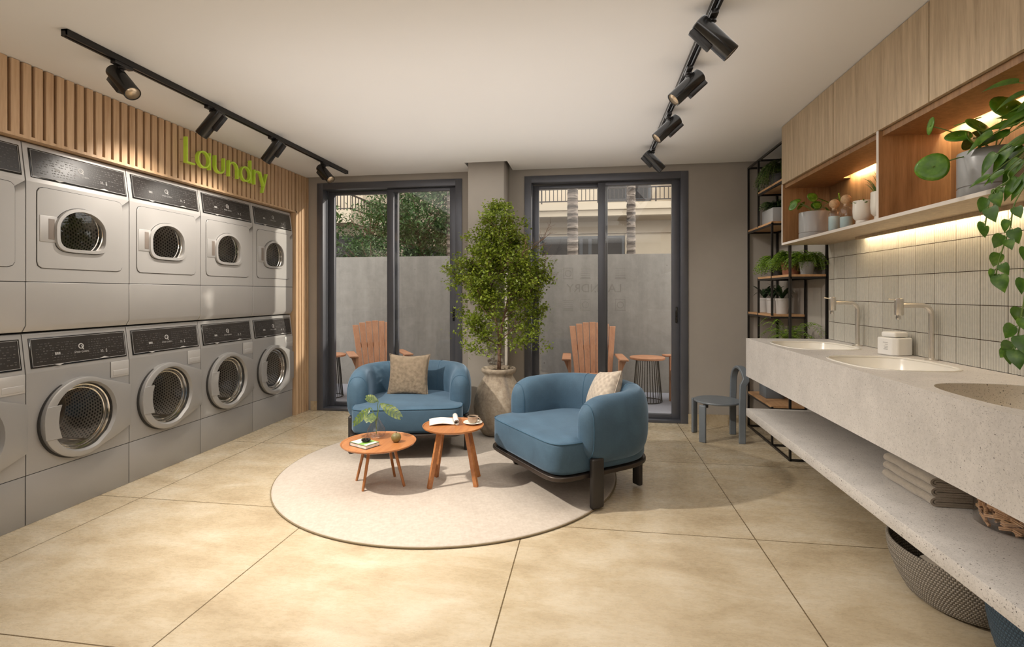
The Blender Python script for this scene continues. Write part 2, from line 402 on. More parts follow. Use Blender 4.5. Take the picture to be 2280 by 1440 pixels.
def m_concrete():
    s = NT('concrete_wall'); v = s.coord(); a = s.noise(s.coord(scale=(1, 1, .35)), 1.6, 6, .65, .5); b = s.noise(v, 9, 6, .7); st = s.noise(s.coord(scale=(3, 3, .15)), 3, 4, .6)
    cc = s.ramp(s.math('ADD', s.math('MULTIPLY', a, .45), s.math('ADD', s.math('MULTIPLY', b, .3), s.math('MULTIPLY', st, .25))), [(.36, (.19, .175, .16)), (.64, (.32, .30, .275))])
    vo = s.n('ShaderNodeTexVoronoi'); vo.inputs['Scale'].default_value = 4.5; s.l(v, vo.inputs['Vector'])
    cc = s.mix(s.math('LESS_THAN', vo.outputs['Distance'], .035), cc, (.10, .085, .075))
    s.set(color=cc, rough=.85); s.bump(b, .3, .01); return s.m
M['concrete'] = m_concrete()
def m_basket(name, c1, c2):
    s = NT(name); v = s.coord(); X, Y, Z = s.sep(v)
    an = s.math('ARCTAN2', Y, X); row = s.math('FLOOR', s.math('MULTIPLY', Z, 90))
    u = s.math('ADD', s.math('MULTIPLY', an, 22), s.math('MULTIPLY', s.math('MODULO', row, 2), .5))
    f = s.math('MULTIPLY', s.math('ABSOLUTE', s.math('SUBTRACT', s.math('FRACT', u), .5)), 2)
    g = s.math('MULTIPLY', s.math('ABSOLUTE', s.math('SUBTRACT', s.math('FRACT', s.math('MULTIPLY', Z, 90)), .5)), 2)
    h = s.math('SUBTRACT', 1, s.math('MAXIMUM', f, g))
    s.set(color=s.ramp(h, [(.05, c1), (.4, c2)]), rough=.85); s.bump(h, .8, .006); return s.m
M['basket'] = m_basket('grey_weave', (.09, .075, .06), (.36, .32, .27))
M['basketb'] = m_basket('blue_weave', (.02, .035, .055), (.06, .105, .15))
def m_palm():
    s = NT('palm_bark'); v = s.coord(); X, Y, Z = s.sep(v); n = s.noise(s.coord(scale=(1, 1, 5)), 3, 4, .6, 1.0)
    r = s.math('SINE', s.math('ADD', s.math('MULTIPLY', Z, 48), s.math('MULTIPLY', n, 9)))
    s.set(color=s.ramp(s.math('ADD', s.math('MULTIPLY', r, .25), n), [(.25, (.055, .042, .035)), (.55, (.15, .12, .10)), (.85, (.23, .19, .16))]), rough=.9); s.bump(r, .6, .02); return s.m
M['palm'] = m_palm()

def structure(o, name=None): o['kind'] = 'structure'; return o
# ================================================================ the room
CZ = 2.575; BY = 5.30; RX = 1.812; LX = -3.84; YB = -2.6
structure(MB().box(LX - .1, RX + .1, YB, 5.46, -.12, 0).build('floor', M['floor'], smooth=False))
structure(MB().box(LX + .02, RX - .02, YB, 4.89, CZ, CZ + .1).box(LX + .02, -1.214, 4.89, 5.26, CZ, CZ + .1).box(-.786, RX - .02, 4.89, 5.26, CZ, CZ + .1).build('ceiling', M['ceil'], smooth=False))
structure(MB().box(LX - .1, RX + .1, YB, 5.5, CZ + .14, CZ + .3).build('trim_1', M['shadowgap'], smooth=False))
structure(MB().box(LX - .1, LX, YB, 5.5, 0, CZ + .2).build('wall_left', M['paint'], smooth=False))
wr = structure(MB().box(RX, RX + .12, YB, 5.5, 0, CZ + .2).build('wall_right', M['paint'], smooth=False))
structure(MB().box(LX - .1, RX + .1, YB - .1, YB, 0, CZ + .2).build('wall_front', M['paint'], smooth=False))
# back wall with its two door openings and the pier between them
D1 = (-2.985, -1.336); D2 = (-.667, .973); DZ = 2.513; TB = 5.52
wb = MB()
wb.box(LX, D1[0], BY, TB, 0, DZ).box(D1[1], D2[0], BY, TB, 0, DZ).box(D2[1], RX, BY, TB, 0, DZ).box(LX, RX, BY, TB, DZ, CZ + .2)
wb.rbox(-1.191, -.829, 4.962, BY + .02, 0, CZ + .16, .004)
structure(wb.build('wall_back', M['paint']))
structure(MB().box(-3.06, D1[0], BY - .012, BY, 0, .10).box(D1[1], -1.191, BY - .012, BY, 0, .10).box(-.829, D2[0], BY - .012, BY, 0, .10).box(D2[1], RX, BY - .012, BY, 0, .10)
          .box(-1.203, -.817, 4.950, 4.962, 0, .10).box(-.829, -.817, 4.962, BY, 0, .10).box(-1.203, -1.191, 4.962, BY, 0, .10).build('baseboard_back', M['floor'], smooth=False))

# ribbed tiles on the right wall, Y -1.5 .. 4.21, z .95 .. 1.667
rnd = random.Random(3)
tl = MB(); nr = 10
for k in range(-10, 26):
    y0 = .122 + .16 * k; y1 = min(y0 + .16, 4.205)
    for zi in range(5):
        z0 = .923 + .16 * zi; z1 = min(z0 + .16, 1.668); z0 = max(z0, .951)
        ta, tb = rnd.uniform(-.005, .005), rnd.uniform(-.005, .005); g = .0032
        prof = []
        w_ = (y1 - y0 - 2 * g) / nr
        for q in range(nr):
            for t in (0, .14, .5, .86):
                yy = y0 + g + (q + t) * w_; dx = .0056 * math.sin(PI * t) ** .6 if t else 0
                prof.append((yy, dx))
        prof.append((y1 - g, 0))
        vs = []
        for zz in (z0 + .0016, z1 - .0016):
            for yy, dx in prof: vs.append((RX - .010 - dx + ta * (yy - y0 - .08) + tb * (zz - z0 - .08), yy, zz))
        n = len(prof); tl.add(vs, [(i, i + 1, n + i + 1, n + i) for i in range(n - 1)])
        for a, b in ((0, n), (n - 1, 2 * n - 1)):
            p, q = vs[a], vs[b]; tl.add([p, q, (RX - .006, q[1], q[2]), (RX - .006, p[1], p[2])], [(0, 1, 2, 3)])
tl.build('tile_cladding', M['tile'], wr, ang=60)
MB().box(RX - .007, RX, -1.5, 4.205, .951, 1.67).build('tile_grout', M['slatback'], wr, smooth=False)

# ---------------------------------------------------------------- sliding doors
def sliding_door(n, x0, x1, mull):
    t = empty('door_%d' % n, (x0, BY, 0)); t['kind'] = 'structure'
    W = x1 - x0; f = MB(); H = DZ
    y0, y1 = -.012, .20
    def U(x0, x1, z0, z1, y0, y1, b=True):
        pass
    # fixed casing: outer face, then a stepped inner frame
    f.rbox(0, .072, y0, y1, 0, H, .003).rbox(W - .072, W, y0, y1, 0, H, .003).rbox(.07, W - .07, y0, y1, H - .07, H, .003).rbox(.07, W - .07, y0, y1, 0, .028, .003)
    for yy in (.055, .115): f.box(.07, .078, yy, yy + .006, .028, H - .07); f.box(W - .078, W - .07, yy, yy + .006, .028, H - .07)
    f.build('casing', M['frame'], t)
    zb, zt = .028, H - .075
    def sash(name, a, b, ya, yb, wl, wr_):
        s = MB().rbox(a, a + wl, ya, yb, zb, zt, .004).rbox(b - wr_, b, ya, yb, zb, zt, .004).rbox(a + wl - .002, b - wr_ + .002, ya, yb, zt - .035, zt, .004).rbox(a + wl - .002, b - wr_ + .002, ya, yb, zb, zb + .045, .004)
        so = s.build(name, M['frame'], t)
        MB().box(a + wl - .004, b - wr_ + .004, (ya + yb) / 2 - .003, (ya + yb) / 2 + .003, zb + .04, zt - .03).build('pane', M['glass'], so, smooth=False)
        return so
    m = mull - x0
    sash('sliding_sash', .074, m + .055, .118, .165, .065, .06)
    s2 = sash('sliding_sash', m - .045, W - .074, .050, .097, .075, .075)
    lk = MB().rbox(W - .115, W - .095, .038, .052, 1.0, 1.16, .003); lk.tube([(W - .105, .04, 1.115), (W - .105, .028, 1.115)], .007, 10).tube([(W - .105, .04, 1.05), (W - .105, .024, 1.05)], .009, 10)
    lk.build('handle', M['blackgloss'], s2)
    return t
sliding_door(1, *D1, -2.15)
sliding_door(2, *D2, .135)
# the faint lettering on the right door's glass, read from behind
def text_mesh(body, size, ext=.0006):
    c = bpy.data.curves.new('t', 'FONT'); c.body = body; c.size = size; c.extrude = ext; c.align_x = 'CENTER'; c.align_y = 'CENTER'
    o = bpy.data.objects.new('t', c); col.objects.link(o)
    dg = bpy.context.evaluated_depsgraph_get(); me = o.evaluated_get(dg).to_mesh()
    vs = [tuple(v.co) for v in me.vertices]; fs = [tuple(p.vertices) for p in me.polygons]
    o.evaluated_get(dg).to_mesh_clear(); bpy.data.objects.remove(o); bpy.data.curves.remove(c); return vs, fs
sg = NT('etched_film'); tt = sg.n('ShaderNodeBsdfTransparent'); tt.inputs[0].default_value = (.90, .89, .88, 1); sg.l(tt.outputs[0], sg.o.inputs[0])
et = MB()
vs, fs = text_mesh('LAUNDRY', .125)
et.add([(-x, z, y) for x, y, z in vs], fs)
for i, xx in enumerate((-.27, -.09, .09, .27)):
    for zz, kk in ((.16, i), (-.17, i + 1)):
        et.box(xx - .055, xx + .055, 0, .001, zz - .06, zz - .052)
        if kk % 2: 
            for q in range(5): et.box(xx - .05, xx + .05, 0, .001, zz - .045 + q * .022, zz - .040 + q * .022)
        else:
            et.ring([(xx + .035 * math.cos(a * PI / 12), zz + .035 * math.sin(a * PI / 12)) for a in range(24)], [(xx + .028 * math.cos(a * PI / 12), zz + .028 * math.sin(a * PI / 12)) for a in range(24)], 0, .001)
            et.box(xx - .05, xx - .045, 0, .001, zz - .05, zz + .06).box(xx + .045, xx + .05, 0, .001, zz - .05, zz + .06).box(xx - .05, xx + .05, 0, .001, zz + .055, zz + .06)
eo = et.build('glass_lettering', sg.m, smooth=False)
eo.location = (.05, 5.44, 1.345)
tag(eo, 'faint reversed laundry lettering and wash symbols on the right sliding door glass', 'lettering')

# ---------------------------------------------------------------- slatted wood panel
sp = MB()
SX = -3.085
y = -.5
while y < 5.03:
    sp.rbox(SX - .03, SX, y, y + .043, 2.165, CZ - .002, .002, 1); y += .0602
for y in (5.057, 5.107, 5.157, 5.207, 5.257): sp.rbox(SX - .03, SX, y, y + .036, .0, CZ - .002, .002, 1)
so = thing('slatted_wall_panel', 'oak slatted wall panel above and beside the washing machines', 'wall panel', (0, 0, 0))
sp.build('slats', M['slat'], so)
MB().box(LX + .002, SX - .031, -.6, 5.297, 2.172, CZ + .02).box(LX + .002, SX - .031, 5.05, 5.297, 0, 2.175).build('backing_board', M['slatback'], so, smooth=False)
MB().box(SX - .10, SX + .002, -.6, 5.056, 2.155, 2.171).box(SX - .60, SX + .002, 5.038, 5.056, 0, 2.171).build('edge_board', M['slat'], so, smooth=False)

M['griptaupe'] = plain('grip_taupe', (.20, .165, .14), .5)
# ---------------------------------------------------------------- Laundry sign
ls = thing('wall_sign', 'lime green laundry lettering mounted on the oak slats', 'sign', (-3.02, 3.96, 2.29))
def letter(fn):
    b = MB(); fn(b)
    b.v = [(x, y - 3.96, z - 2.29) for x, y, z in b.v]
    return b.build('letter', M['lime'], ls, ang=30, bevel=.0012, seg=1)
A0, A1 = -.031, 0.0; SW = .0125
def bar(b, y0, y1, z0, z1): b.box(A0, A1, y0, y1, z0, z1)
def arc(b, cy, cz, ry, rz, a0, a1, n=28):
    closed = abs(a1 - a0) >= 360
    P = [(R(a0 + (a1 - a0) * k / n)) for k in range(n if closed else n + 1)]
    out = [(cy + ry * math.cos(a), cz + rz * math.sin(a)) for a in P]; inn = [(cy + (ry - SW) * math.cos(a), cz + (rz - SW) * math.sin(a)) for a in P]
    if closed: b.ring(out, inn, A0 + .0005, A1 - .0005, 'x')
    else: b.prism(out + inn[::-1], A0 + .0005, A1 - .0005, 'x')
letter(lambda b: b.prism([(3.474, 2.291), (3.562, 2.291), (3.562, 2.291 + SW), (3.474 + SW, 2.291 + SW), (3.474 + SW, 2.489), (3.474, 2.489)], A0, A1, 'x'))
letter(lambda b: (arc(b, 3.655, 2.359, .066, .068, 0, 360), bar(b, 3.715, 3.715 + SW, 2.291, 2.427)))
letter(lambda b: (bar(b, 3.777, 3.777 + SW, 2.345, 2.427), bar(b, 3.891 - SW, 3.891, 2.345, 2.427), arc(b, 3.834, 2.346, .057, .057, 180, 360)))
letter(lambda b: (bar(b, 3.938, 3.938 + SW, 2.291, 2.427), bar(b, 4.057 - SW, 4.057, 2.291, 2.37), arc(b, 3.9975, 2.369, .0595, .058, 0, 180)))
letter(lambda b: (arc(b, 4.157, 2.359, .066, .068, 0, 360), bar(b, 4.217, 4.217 + SW, 2.291, 2.496)))
letter(lambda b: (bar(b, 4.272, 4.272 + SW, 2.291, 2.427), arc(b, 4.324, 2.372, .052, .056, 50, 180, 14)))
def ly(b):
    q = SW * .6
    b.prism([(4.351, 2.427), (4.351 + 2 * q, 2.427), (4.415 + q, 2.30), (4.415 - q, 2.30)], A0, A1, 'x')
    b.prism([(4.466 - 2 * q, 2.427), (4.466, 2.427), (4.386 + 2 * q, 2.237), (4.386, 2.237)], A0 + .0005, A1 - .0005, 'x')
letter(ly)
for y_, z__ in ((3.480, 2.30), (3.480, 2.47), (3.721, 2.31), (3.721, 2.41), (3.595, 2.359), (3.783, 2.40), (3.885, 2.40), (3.944, 2.31), (4.051, 2.31), (4.223, 2.31), (4.223, 2.48), (4.097, 2.359), (4.278, 2.31), (4.278, 2.40), (4.414, 2.30)): MB().tube([(-.064, y_ - 3.96, z__ - 2.29), (-.030, y_ - 3.96, z__ - 2.29)], .0025, 6).build('mounting_pin', M['chrome'], ls)

# ================================================================ machines (local x = along the wall, y = into the wall, z up)
PW = .65
def body_shell(b, prof, hole, c, z0, z1, holedepth=.03, x0=.0025, x1=.6475):
    # prof: closed (y,z) polygon; its front edge from (0,z0) to (0,z1) carries the hole
    n = len(prof)
    for xx in (x0, x1): b.add([(xx, p[0], p[1]) for p in prof], [tuple(range(n))])
    for i in range(n):
        p, q = prof[i], prof[(i + 1) % n]
        if p[0] == 0 and q[0] == 0: continue
        b.add([(x0, *p), (x1, *p), (x1, *q), (x0, *q)], [(0, 1, 2, 3)])
    outer = rect_loop(hole, c, x0, x1, z0, z1); m = len(hole)
    b.add([(p[0], 0, p[1]) for p in outer] + [(p[0], 0, p[1]) for p in hole] + [(p[0], holedepth, p[1]) for p in hole],
          [(i, (i + 1) % m, m + (i + 1) % m, m + i) for i in range(m)] + [(m + i, m + (i + 1) % m, 2 * m + (i + 1) % m, 2 * m + i) for i in range(m)])
def tiltmat(zb, zt, rec):
    # maps (x, 0, s) on the tilted control fascia, s = height above zb
    ang = math.atan2(rec, zt - zb)
    return T(0, 0, zb) @ Rx(-ang)
def control_panel(t, zb, zt, rec, d0, d1, bright):
    Mx = tiltmat(zb, zt, rec)
    h0, h1 = d0 - zb, d1 - zb
    MB().rbox(.028, .632, -.004, .004, h0 - .010, h1 + .008, .003, 2, Mx).build('display_bezel', M['blackgloss'], t)
    pn = MB().prism([(.037, h0), (.622, h0), (.617, h1), (.040, h1)], -.0055, 0, 'y', Mx).build('display_panel', M['display'], t, smooth=False)
    pr = MB(); y0, y1 = -.0066, -.005
    # thin white outline with the two small chevrons
    for a, b_, z in ((.037, .620, h1 - .001),): pr.box(a, b_, y0, y1, z, z + .0016, Mx)
    pr.box(.036, .0375, y0, y1, h0, h1, Mx).box(.621, .6225, y0, y1, h0, h1, Mx)
    pr.box(.037, .150, y0, y1, h0, h0 + .002, Mx).box(.215, .430, y0, y1, h0, h0 + .002, Mx).box(.505, .622, y0, y1, h0, h0 + .002, Mx)
    pr.prism([(.150, h0 + .002), (.183, h0 - .009), (.215, h0 + .002)], y0 - .001, y1, 'y', Mx)
    pr.prism([(.430, h0), (.468, h0 + .011), (.505, h0)], y0 - .001, y1, 'y', Mx)
    # round logo with a tail, name line below
    cx, cz = .323, h0 + .092
    P = [R(15 * k) for k in range(24)]
    pr.ring([(cx + .017 * math.cos(a), cz + .017 * math.sin(a)) for a in P], [(cx + .0115 * math.cos(a), cz + .0115 * math.sin(a)) for a in P], y0, y1, 'y', Mx)
    pr.prism([(cx + .001, cz + .003), (cx + .006, cz + .004), (cx + .017, cz - .023), (cx + .010, cz - .021)], y0, y1, 'y', Mx)
    vs, fs = text_mesh('SPEED QUEEN', .0145, .0003)
    pr.add([(x + cx, y0, y + cz - .036) for x, y, z in vs], fs, Mx)
    vs, fs = text_mesh('35', .022, .0003); pr.add([(x + .455, y0, y + h0 + .047) for x, y, z in vs], fs, Mx)
    pr.prism([(.482, h0 + .051), (.487, h0 + .059), (.492, h0 + .051)], y0, y1, 'y', Mx).prism([(.482, h0 + .044), (.487, h0 + .036), (.492, h0 + .044)], y0, y1, 'y', Mx)
    for k in range(3): pr.box(.165 + .011 * k, .172 + .011 * k, y0, y1, h0 + .055, h0 + .069, Mx)
    pr.build('display_print', M['print'], pn, smooth=False)
    rr = random.Random(11)
    for xa, xb in ((.06, .285), (.37, .60)):
        pd = MB()
        for r_ in range(8):
            x = xa
            while x < xb:
                wd = rr.uniform(.004, .016)
                if rr.random() < .78: pd.box(x, x + wd, y0 + .0004, y1, h0 + .022 + r_ * .0145, h0 + .022 + r_ * .0145 + rr.choice((.003, .004, .006)), Mx)
                x += wd + rr.uniform(.005, .012)
        pd.build('display_icons', M['printdim'], pn, smooth=False)

def make_washer():
    t = thing('washing_machine', '', 'washing machine')
    c = (.305, .543); hole = [(c[0] + .205 * math.cos(2 * PI * k / 64), c[1] + .205 * math.sin(2 * PI * k / 64)) for k in range(64)]
    b = MB(); prof = [(0, .2805), (0, .848), (.028, 1.066), (.10, 1.072), (.60, 1.072), (.60, .02), (.03, .02), (.02, .2805)]
    prof = [(0, .2805), (0, .848), (.028, 1.066), (.034, 1.070), (.60, 1.070), (.60, .2805)]
    body_shell(b, prof, hole, c, .2805, .848)
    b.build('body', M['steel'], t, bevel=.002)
    MB().rbox(.0025, .6475, .001, .60, .0, .276, .003).build('lower_panel', M['steel'], t)
    MB().box(.004, .646, .004, .12, .27, .285).build('seam', M['seam'], t, smooth=False)
    control_panel(t, .848, 1.066, .028, .880, 1.036, True)
    # drawer
    dr = MB().rbox(.512, .6465, -.004, .02, .741, .846, .004).build('detergent_drawer', M['steel2'], t)
    MB().box(.509, .5115, -.001, .01, .745, .848).build('gap', M['seam'], dr, smooth=False)
    MB().rbox(.527, .637, -.0055, .0, .752, .788, .010, 3).build('grip_recess', M['steel2'], dr)
    # door
    Rr = .240; out = []
    N = 96
    a1 = 62; a2 = -62
    tpt = [(c[0] + Rr * math.cos(R(a1 + (360 - a1 + a2) * k / (N - 11))), c[1] + Rr * math.sin(R(a1 + (360 - a1 + a2) * k / (N - 11)))) for k in range(N - 10)]
    pr_, pl = (.650, c[1] - .136), (.650, c[1] + .134)
    e1 = tpt[-1]; e0 = tpt[0]
    tail = [(e1[0] + (pr_[0] - e1[0]) * k / 4, e1[1] + (pr_[1] - e1[1]) * k / 4) for k in (2, 4)] + [(pr_[0] + (pl[0] - pr_[0]) * k / 5, pr_[1] + (pl[1] - pr_[1]) * k / 5) for k in range(1, 5)] + [pl] + [(pl[0] + (e0[0] - pl[0]) * k / 4, pl[1] + (e0[1] - pl[1]) * k / 4) for k in (1, 2, 3)]
    out = tpt + tail; n = len(out)
    gc = (c[0] + .012, c[1])
    inner = [(gc[0] + .196 * math.cos(2 * PI * k / n + R(a1)), gc[1] + .200 * math.sin(2 * PI * k / n + R(a1))) for k in range(n)]
    # match the inner loop to the outer by angle
    inner = []
    for p in out:
        a = math.atan2(p[1] - gc[1], p[0] - gc[0]); inner.append((gc[0] + .203 * math.cos(a), gc[1] + .211 * math.sin(a)))
    d = MB(); vs = []
    Y = lambda p: -.040 if p[0] < .52 else -.040 + (p[0] - .52) / .13 * .022
    vs = [(p[0], .0, p[1]) for p in out] + [(p[0], Y(p) + .004, p[1]) for p in out] + [(p[0] + (gc[0] - p[0]) * .03, Y(p), p[1] + (gc[1] - p[1]) * .03) for p in out] + [(p[0], -.040, p[1]) for p in inner] + [(gc[0] + (p[0] - gc[0]) * .95, -.018, gc[1] + (p[1] - gc[1]) * .95) for p in inner]
    fs = []
    for k in range(4):
        for i in range(n): fs.append((k * n + i, k * n + (i + 1) % n, (k + 1) * n + (i + 1) % n, (k + 1) * n + i))
    d.add(vs, fs); do = d.build('door', M['steel2'], t, ang=50)
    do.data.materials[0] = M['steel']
    gk = MB().ring([(c[0] - .006 + .241 * math.cos(2 * PI * k / 64), c[1] - .004 + .241 * math.sin(2 * PI * k / 64)) for k in range(64)], hole, -.014, .012); gk.build('gasket', M['seam'], do)
    lens = MB().grid(lambda u, v: (gc[0] + .197 * v * math.cos(2 * PI * u), -.020 + .0 - .012 * (1 - v * v), gc[1] + .204 * v * math.sin(2 * PI * u)), 48, 8, wrap=True); lens.build('door_glass', M['mglass'], do)
    hp = MB().prism([(.074, .452), (.165, .445), (.150, .505), (.146, .545), (.152, .600), (.165, .642), (.082, .642), (.070, .600), (.066, .545), (.069, .500)], -.044, -.036, 'y').build('door_handle', M['steel'], do, bevel=.002)
    # drum behind the glass
    dm = MB().lathe([(.200, 0), (.196, .012), (.190, .02), (.235, .05), (.240, .10), (.240, .38)], 64, T(c[0], .006, c[1]) @ Rx(-PI / 2), open_top=True); dm.build('drum', M['drum'], t, ang=60)
    MB().lathe([(.240, .38), (.18, .385), (.17, .37), (.10, .37), (.09, .36), (.04, .352), (.0001, .35)], 48, T(c[0], .006, c[1]) @ Rx(-PI / 2)).build('drum_back', M['drumback'], t, ang=40)
    cr = MB()
    for r_, y_, k_ in ((.196, .004, .010), (.176, .018, .007)):
        cr.tube([(c[0] + r_ * math.cos(2 * PI * k / 64), y_, c[1] + r_ * math.sin(2 * PI * k / 64)) for k in range(64)], k_, 8, closed=True)
    for a in (60, 180, 300): cr.tube([(c[0] + .228 * math.cos(R(a)), .06, c[1] + .228 * math.sin(R(a))), (c[0] + .228 * math.cos(R(a)), .37, c[1] + .228 * math.sin(R(a)))], .026, 10)
    cr.lathe([(.06, .0), (.056, .012), (.03, .022), (.0001, .024)], 32, T(c[0], .36, c[1]) @ Rx(PI / 2))
    cr.build('drum_rim', M['chrome'], t)
    return t

def make_dryer():
    t = thing('tumble_dryer', '', 'tumble dryer')
    c = (.317, .603)
    def D(sc): return supell(c[0], c[1], .166 * sc, .137 * sc, 72, 2.0, 4.5)
    hole = [(c[0] + (p[0] - c[0]) * .88, c[1] + (p[1] - c[1]) * .88) for p in D(1)]
    b = MB(); prof = [(0, .288), (0, .852), (.030, 1.068), (.036, 1.073), (.60, 1.073), (.60, .288)]
    body_shell(b, prof, hole, c, .288, .852, .02)
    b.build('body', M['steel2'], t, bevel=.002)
    MB().prism([(.0, .040), (.0, .2835), (.60, .2835), (.60, .004), (.024, .004)], .0025, .6475, 'x').build('lower_panel', M['steel2'], t, bevel=.002)
    MB().box(.004, .646, .003, .12, .28, .292).build('seam', M['seam'], t, smooth=False)
    control_panel(t, .852, 1.068, .030, .886, 1.038, False)
    # door with the rounded window
    rl = rrect(.057, .593, .366, .829, .034); rc = (.317, .603)
    N = 96
    outer = []
    for k in range(N):
        a = 2 * PI * k / N; dx, dy = math.cos(a), math.sin(a); best = None
        for i in range(len(rl)):
            p, q = rl[i], rl[(i + 1) % len(rl)]; ex, ey = q[0] - p[0], q[1] - p[1]; den = dx * ey - dy * ex
            if abs(den) < 1e-12: continue
            tt_ = ((p[0] - rc[0]) * ey - (p[1] - rc[1]) * ex) / den; u = ((p[0] - rc[0]) * dy - (p[1] - rc[1]) * dx) / den
            if tt_ > 0 and -1e-6 <= u <= 1 + 1e-6: best = tt_ if best is None else min(best, tt_)
        outer.append((rc[0] + dx * best, rc[1] + dy * best))
    sh = supell(c[0], c[1], .166 * .97, .137 * .97, 720, 2.0, 4.5); inner = []
    for k in range(N):
        a = 2 * PI * k / N; inner.append(min(sh, key=lambda p: abs(math.atan2(math.sin(math.atan2(p[1] - c[1], p[0] - c[0]) - a), math.cos(math.atan2(p[1] - c[1], p[0] - c[0]) - a)))))
    do = MB().ring(outer, inner, -.005, .002).build('door', M['steel2'], t, ang=50, bevel=.0015)
    big = [(rc[0] + (p[0] - rc[0]) * 1.010, rc[1] + (p[1] - rc[1]) * 1.012) for p in outer]
    MB().ring(big, outer, -.0012, .001).build('door_gap', M['seam'], do, smooth=False)
    wf = MB(); o1 = D(1.0); i1 = [(c[0] + (p[0] - c[0]) * .855, c[1] + (p[1] - c[1]) * .84) for p in o1]; n = len(o1)
    vs = [(p[0], -.004, p[1]) for p in o1] + [(c[0] + (p[0] - c[0]) * .985, -.020, c[1] + (p[1] - c[1]) * .985) for p in o1] + [(c[0] + (p[0] - c[0]) * 1.02, -.021, c[1] + (p[1] - c[1]) * 1.02) for p in i1] + [(p[0], -.006, p[1]) for p in i1] + [(p[0], .01, p[1]) for p in i1]
    wf.add(vs, [(k * n + i, k * n + (i + 1) % n, (k + 1) * n + (i + 1) % n, (k + 1) * n + i) for k in range(4) for i in range(n)])
    wf.build('window_frame', M['steel2'], do, ang=40)
    MB().ring([(c[0] + (p[0] - c[0]) * 1.02, c[1] + (p[1] - c[1]) * 1.02) for p in o1], o1, -.0062, .0).build('window_seal', M['seam'], do, smooth=False)
    g = MB(); gi = [(p[0], -.008, p[1]) for p in i1]; g.add([(c[0], -.010, c[1])] + gi, [(0, 1 + i, 1 + (i + 1) % n) for i in range(n)]); g.build('door_glass', M['mglass'], do, ang=180)
    hd = MB().rbox(.068, .166, -.0085, -.003, .518, .670, .006).build('door_handle', M['steel2'], do)
    MB().rbox(.114, .150, -.0098, -.004, .534, .655, .009, 3).build('grip_recess', M['griptaupe'], hd)
    cc = (.317, .60)
    MB().lathe([(.19, 0), (.186, .012), (.20, .03), (.23, .06), (.235, .10), (.235, .40)], 64, T(cc[0], .006, cc[1]) @ Rx(-PI / 2), open_top=True).build('drum', M['drum'], t, ang=60)
    MB().lathe([(.235, .40), (.18, .405), (.17, .39), (.06, .39), (.05, .375), (.0001, .372)], 48, T(cc[0], .006, cc[1]) @ Rx(-PI / 2)).build('drum_back', M['drumback'], t, ang=40)
    cr = MB()
    for r_, y_, k_ in ((.165, .010, .008), (.150, .022, .006)):
        cr.tube([(cc[0] - .02 + r_ * math.cos(2 * PI * k / 64), y_, cc[1] + r_ * math.sin(2 * PI * k / 64)) for k in range(64)], k_, 8, closed=True)
    cr.build('drum_rim', M['chrome'], t)
    return t
ordw = ['nearest the camera, cut off by the photo edge', 'second nearest the camera', 'in the middle of the lower row', 'second from the window wall', 'at the far end beside the slats']
ordd = [o.replace('lower', 'upper') for o in ordw]
ws = make_washer(); dr = make_dryer()
for k in range(5):
    y = 2.42 + .65 * (k - 1)
    a = ws if k == 0 else copy_tree(ws); b = dr if k == 0 else copy_tree(dr)
    a.location = (-3.109, y, 0); a.rotation_euler = (0, 0, PI / 2); b.location = (-3.109, y, 1.077); b.rotation_euler = (0, 0, PI / 2)
    tag(a, 'grey front-loading washing machine, ' + ordw[k], 'washing machine', 'washing machines in the lower row')
    tag(b, 'light grey tumble dryer atop a washer, ' + ordd[k], 'tumble dryer', 'tumble dryers in the upper row')
# ================================================================ stone counter with three basins
CX0, CX1, CY0, CY1, CT = 1.203, 1.800, -.6, 4.20, .950
ct = thing('stone_counter', 'long speckled stone counter with three oval basins along the tiled wall', 'counter', (CX0, CY1, 0))
def loc(b): b.v = [(x - CX0, y - CY1, z) for x, y, z in b.v]; return b
basins = [(1.475, 3.68, .222, .285), (1.478, 2.81, .225, .285), (1.480, 1.945, .225, .285), (1.480, 1.075, .225, .285)]
b = MB(); holes = [supell(cx, cy, a, bb, 72, 3.0) for cx, cy, a, bb in basins]
ys = [CY1, 3.245, 2.38, 1.51, .6]
for k, h in enumerate(holes):
    o = rect_loop(h, basins[k][:2], CX0, CX1, ys[k + 1], ys[k]); m = len(h)
    b.add([(p[0], p[1], CT) for p in o] + [(p[0], p[1], CT) for p in h] + [(p[0], p[1], CT - .03) for p in h], [(i, (i + 1) % m, m + (i + 1) % m, m + i) for i in range(m)] + [(m + i, m + (i + 1) % m, 2 * m + (i + 1) % m, 2 * m + i) for i in range(m)])
b.add([(CX0, CY0, CT), (CX1, CY0, CT), (CX1, .6, CT), (CX0, .6, CT)], [(0, 1, 2, 3)])
b.add([(CX0, CY1, CT), (CX0, CY0, CT), (CX0, CY0, .656), (CX0, CY1, .656)], [(0, 1, 2, 3)])
b.add([(CX0, CY1, CT), (CX1, CY1, CT), (CX1, CY1, .656), (CX0, CY1, .656)], [(0, 1, 2, 3)])
b.add([(CX0, CY0, CT), (CX1, CY0, CT), (CX1, CY0, .656), (CX0, CY0, .656)], [(0, 1, 2, 3)])
b.add([(CX0, CY1, .656), (CX1, CY1, .656), (CX1, CY0, .656), (CX0, CY0, .656)], [(0, 1, 2, 3)])
loc(b).build('worktop', M['terrazzo'], ct, smooth=False)
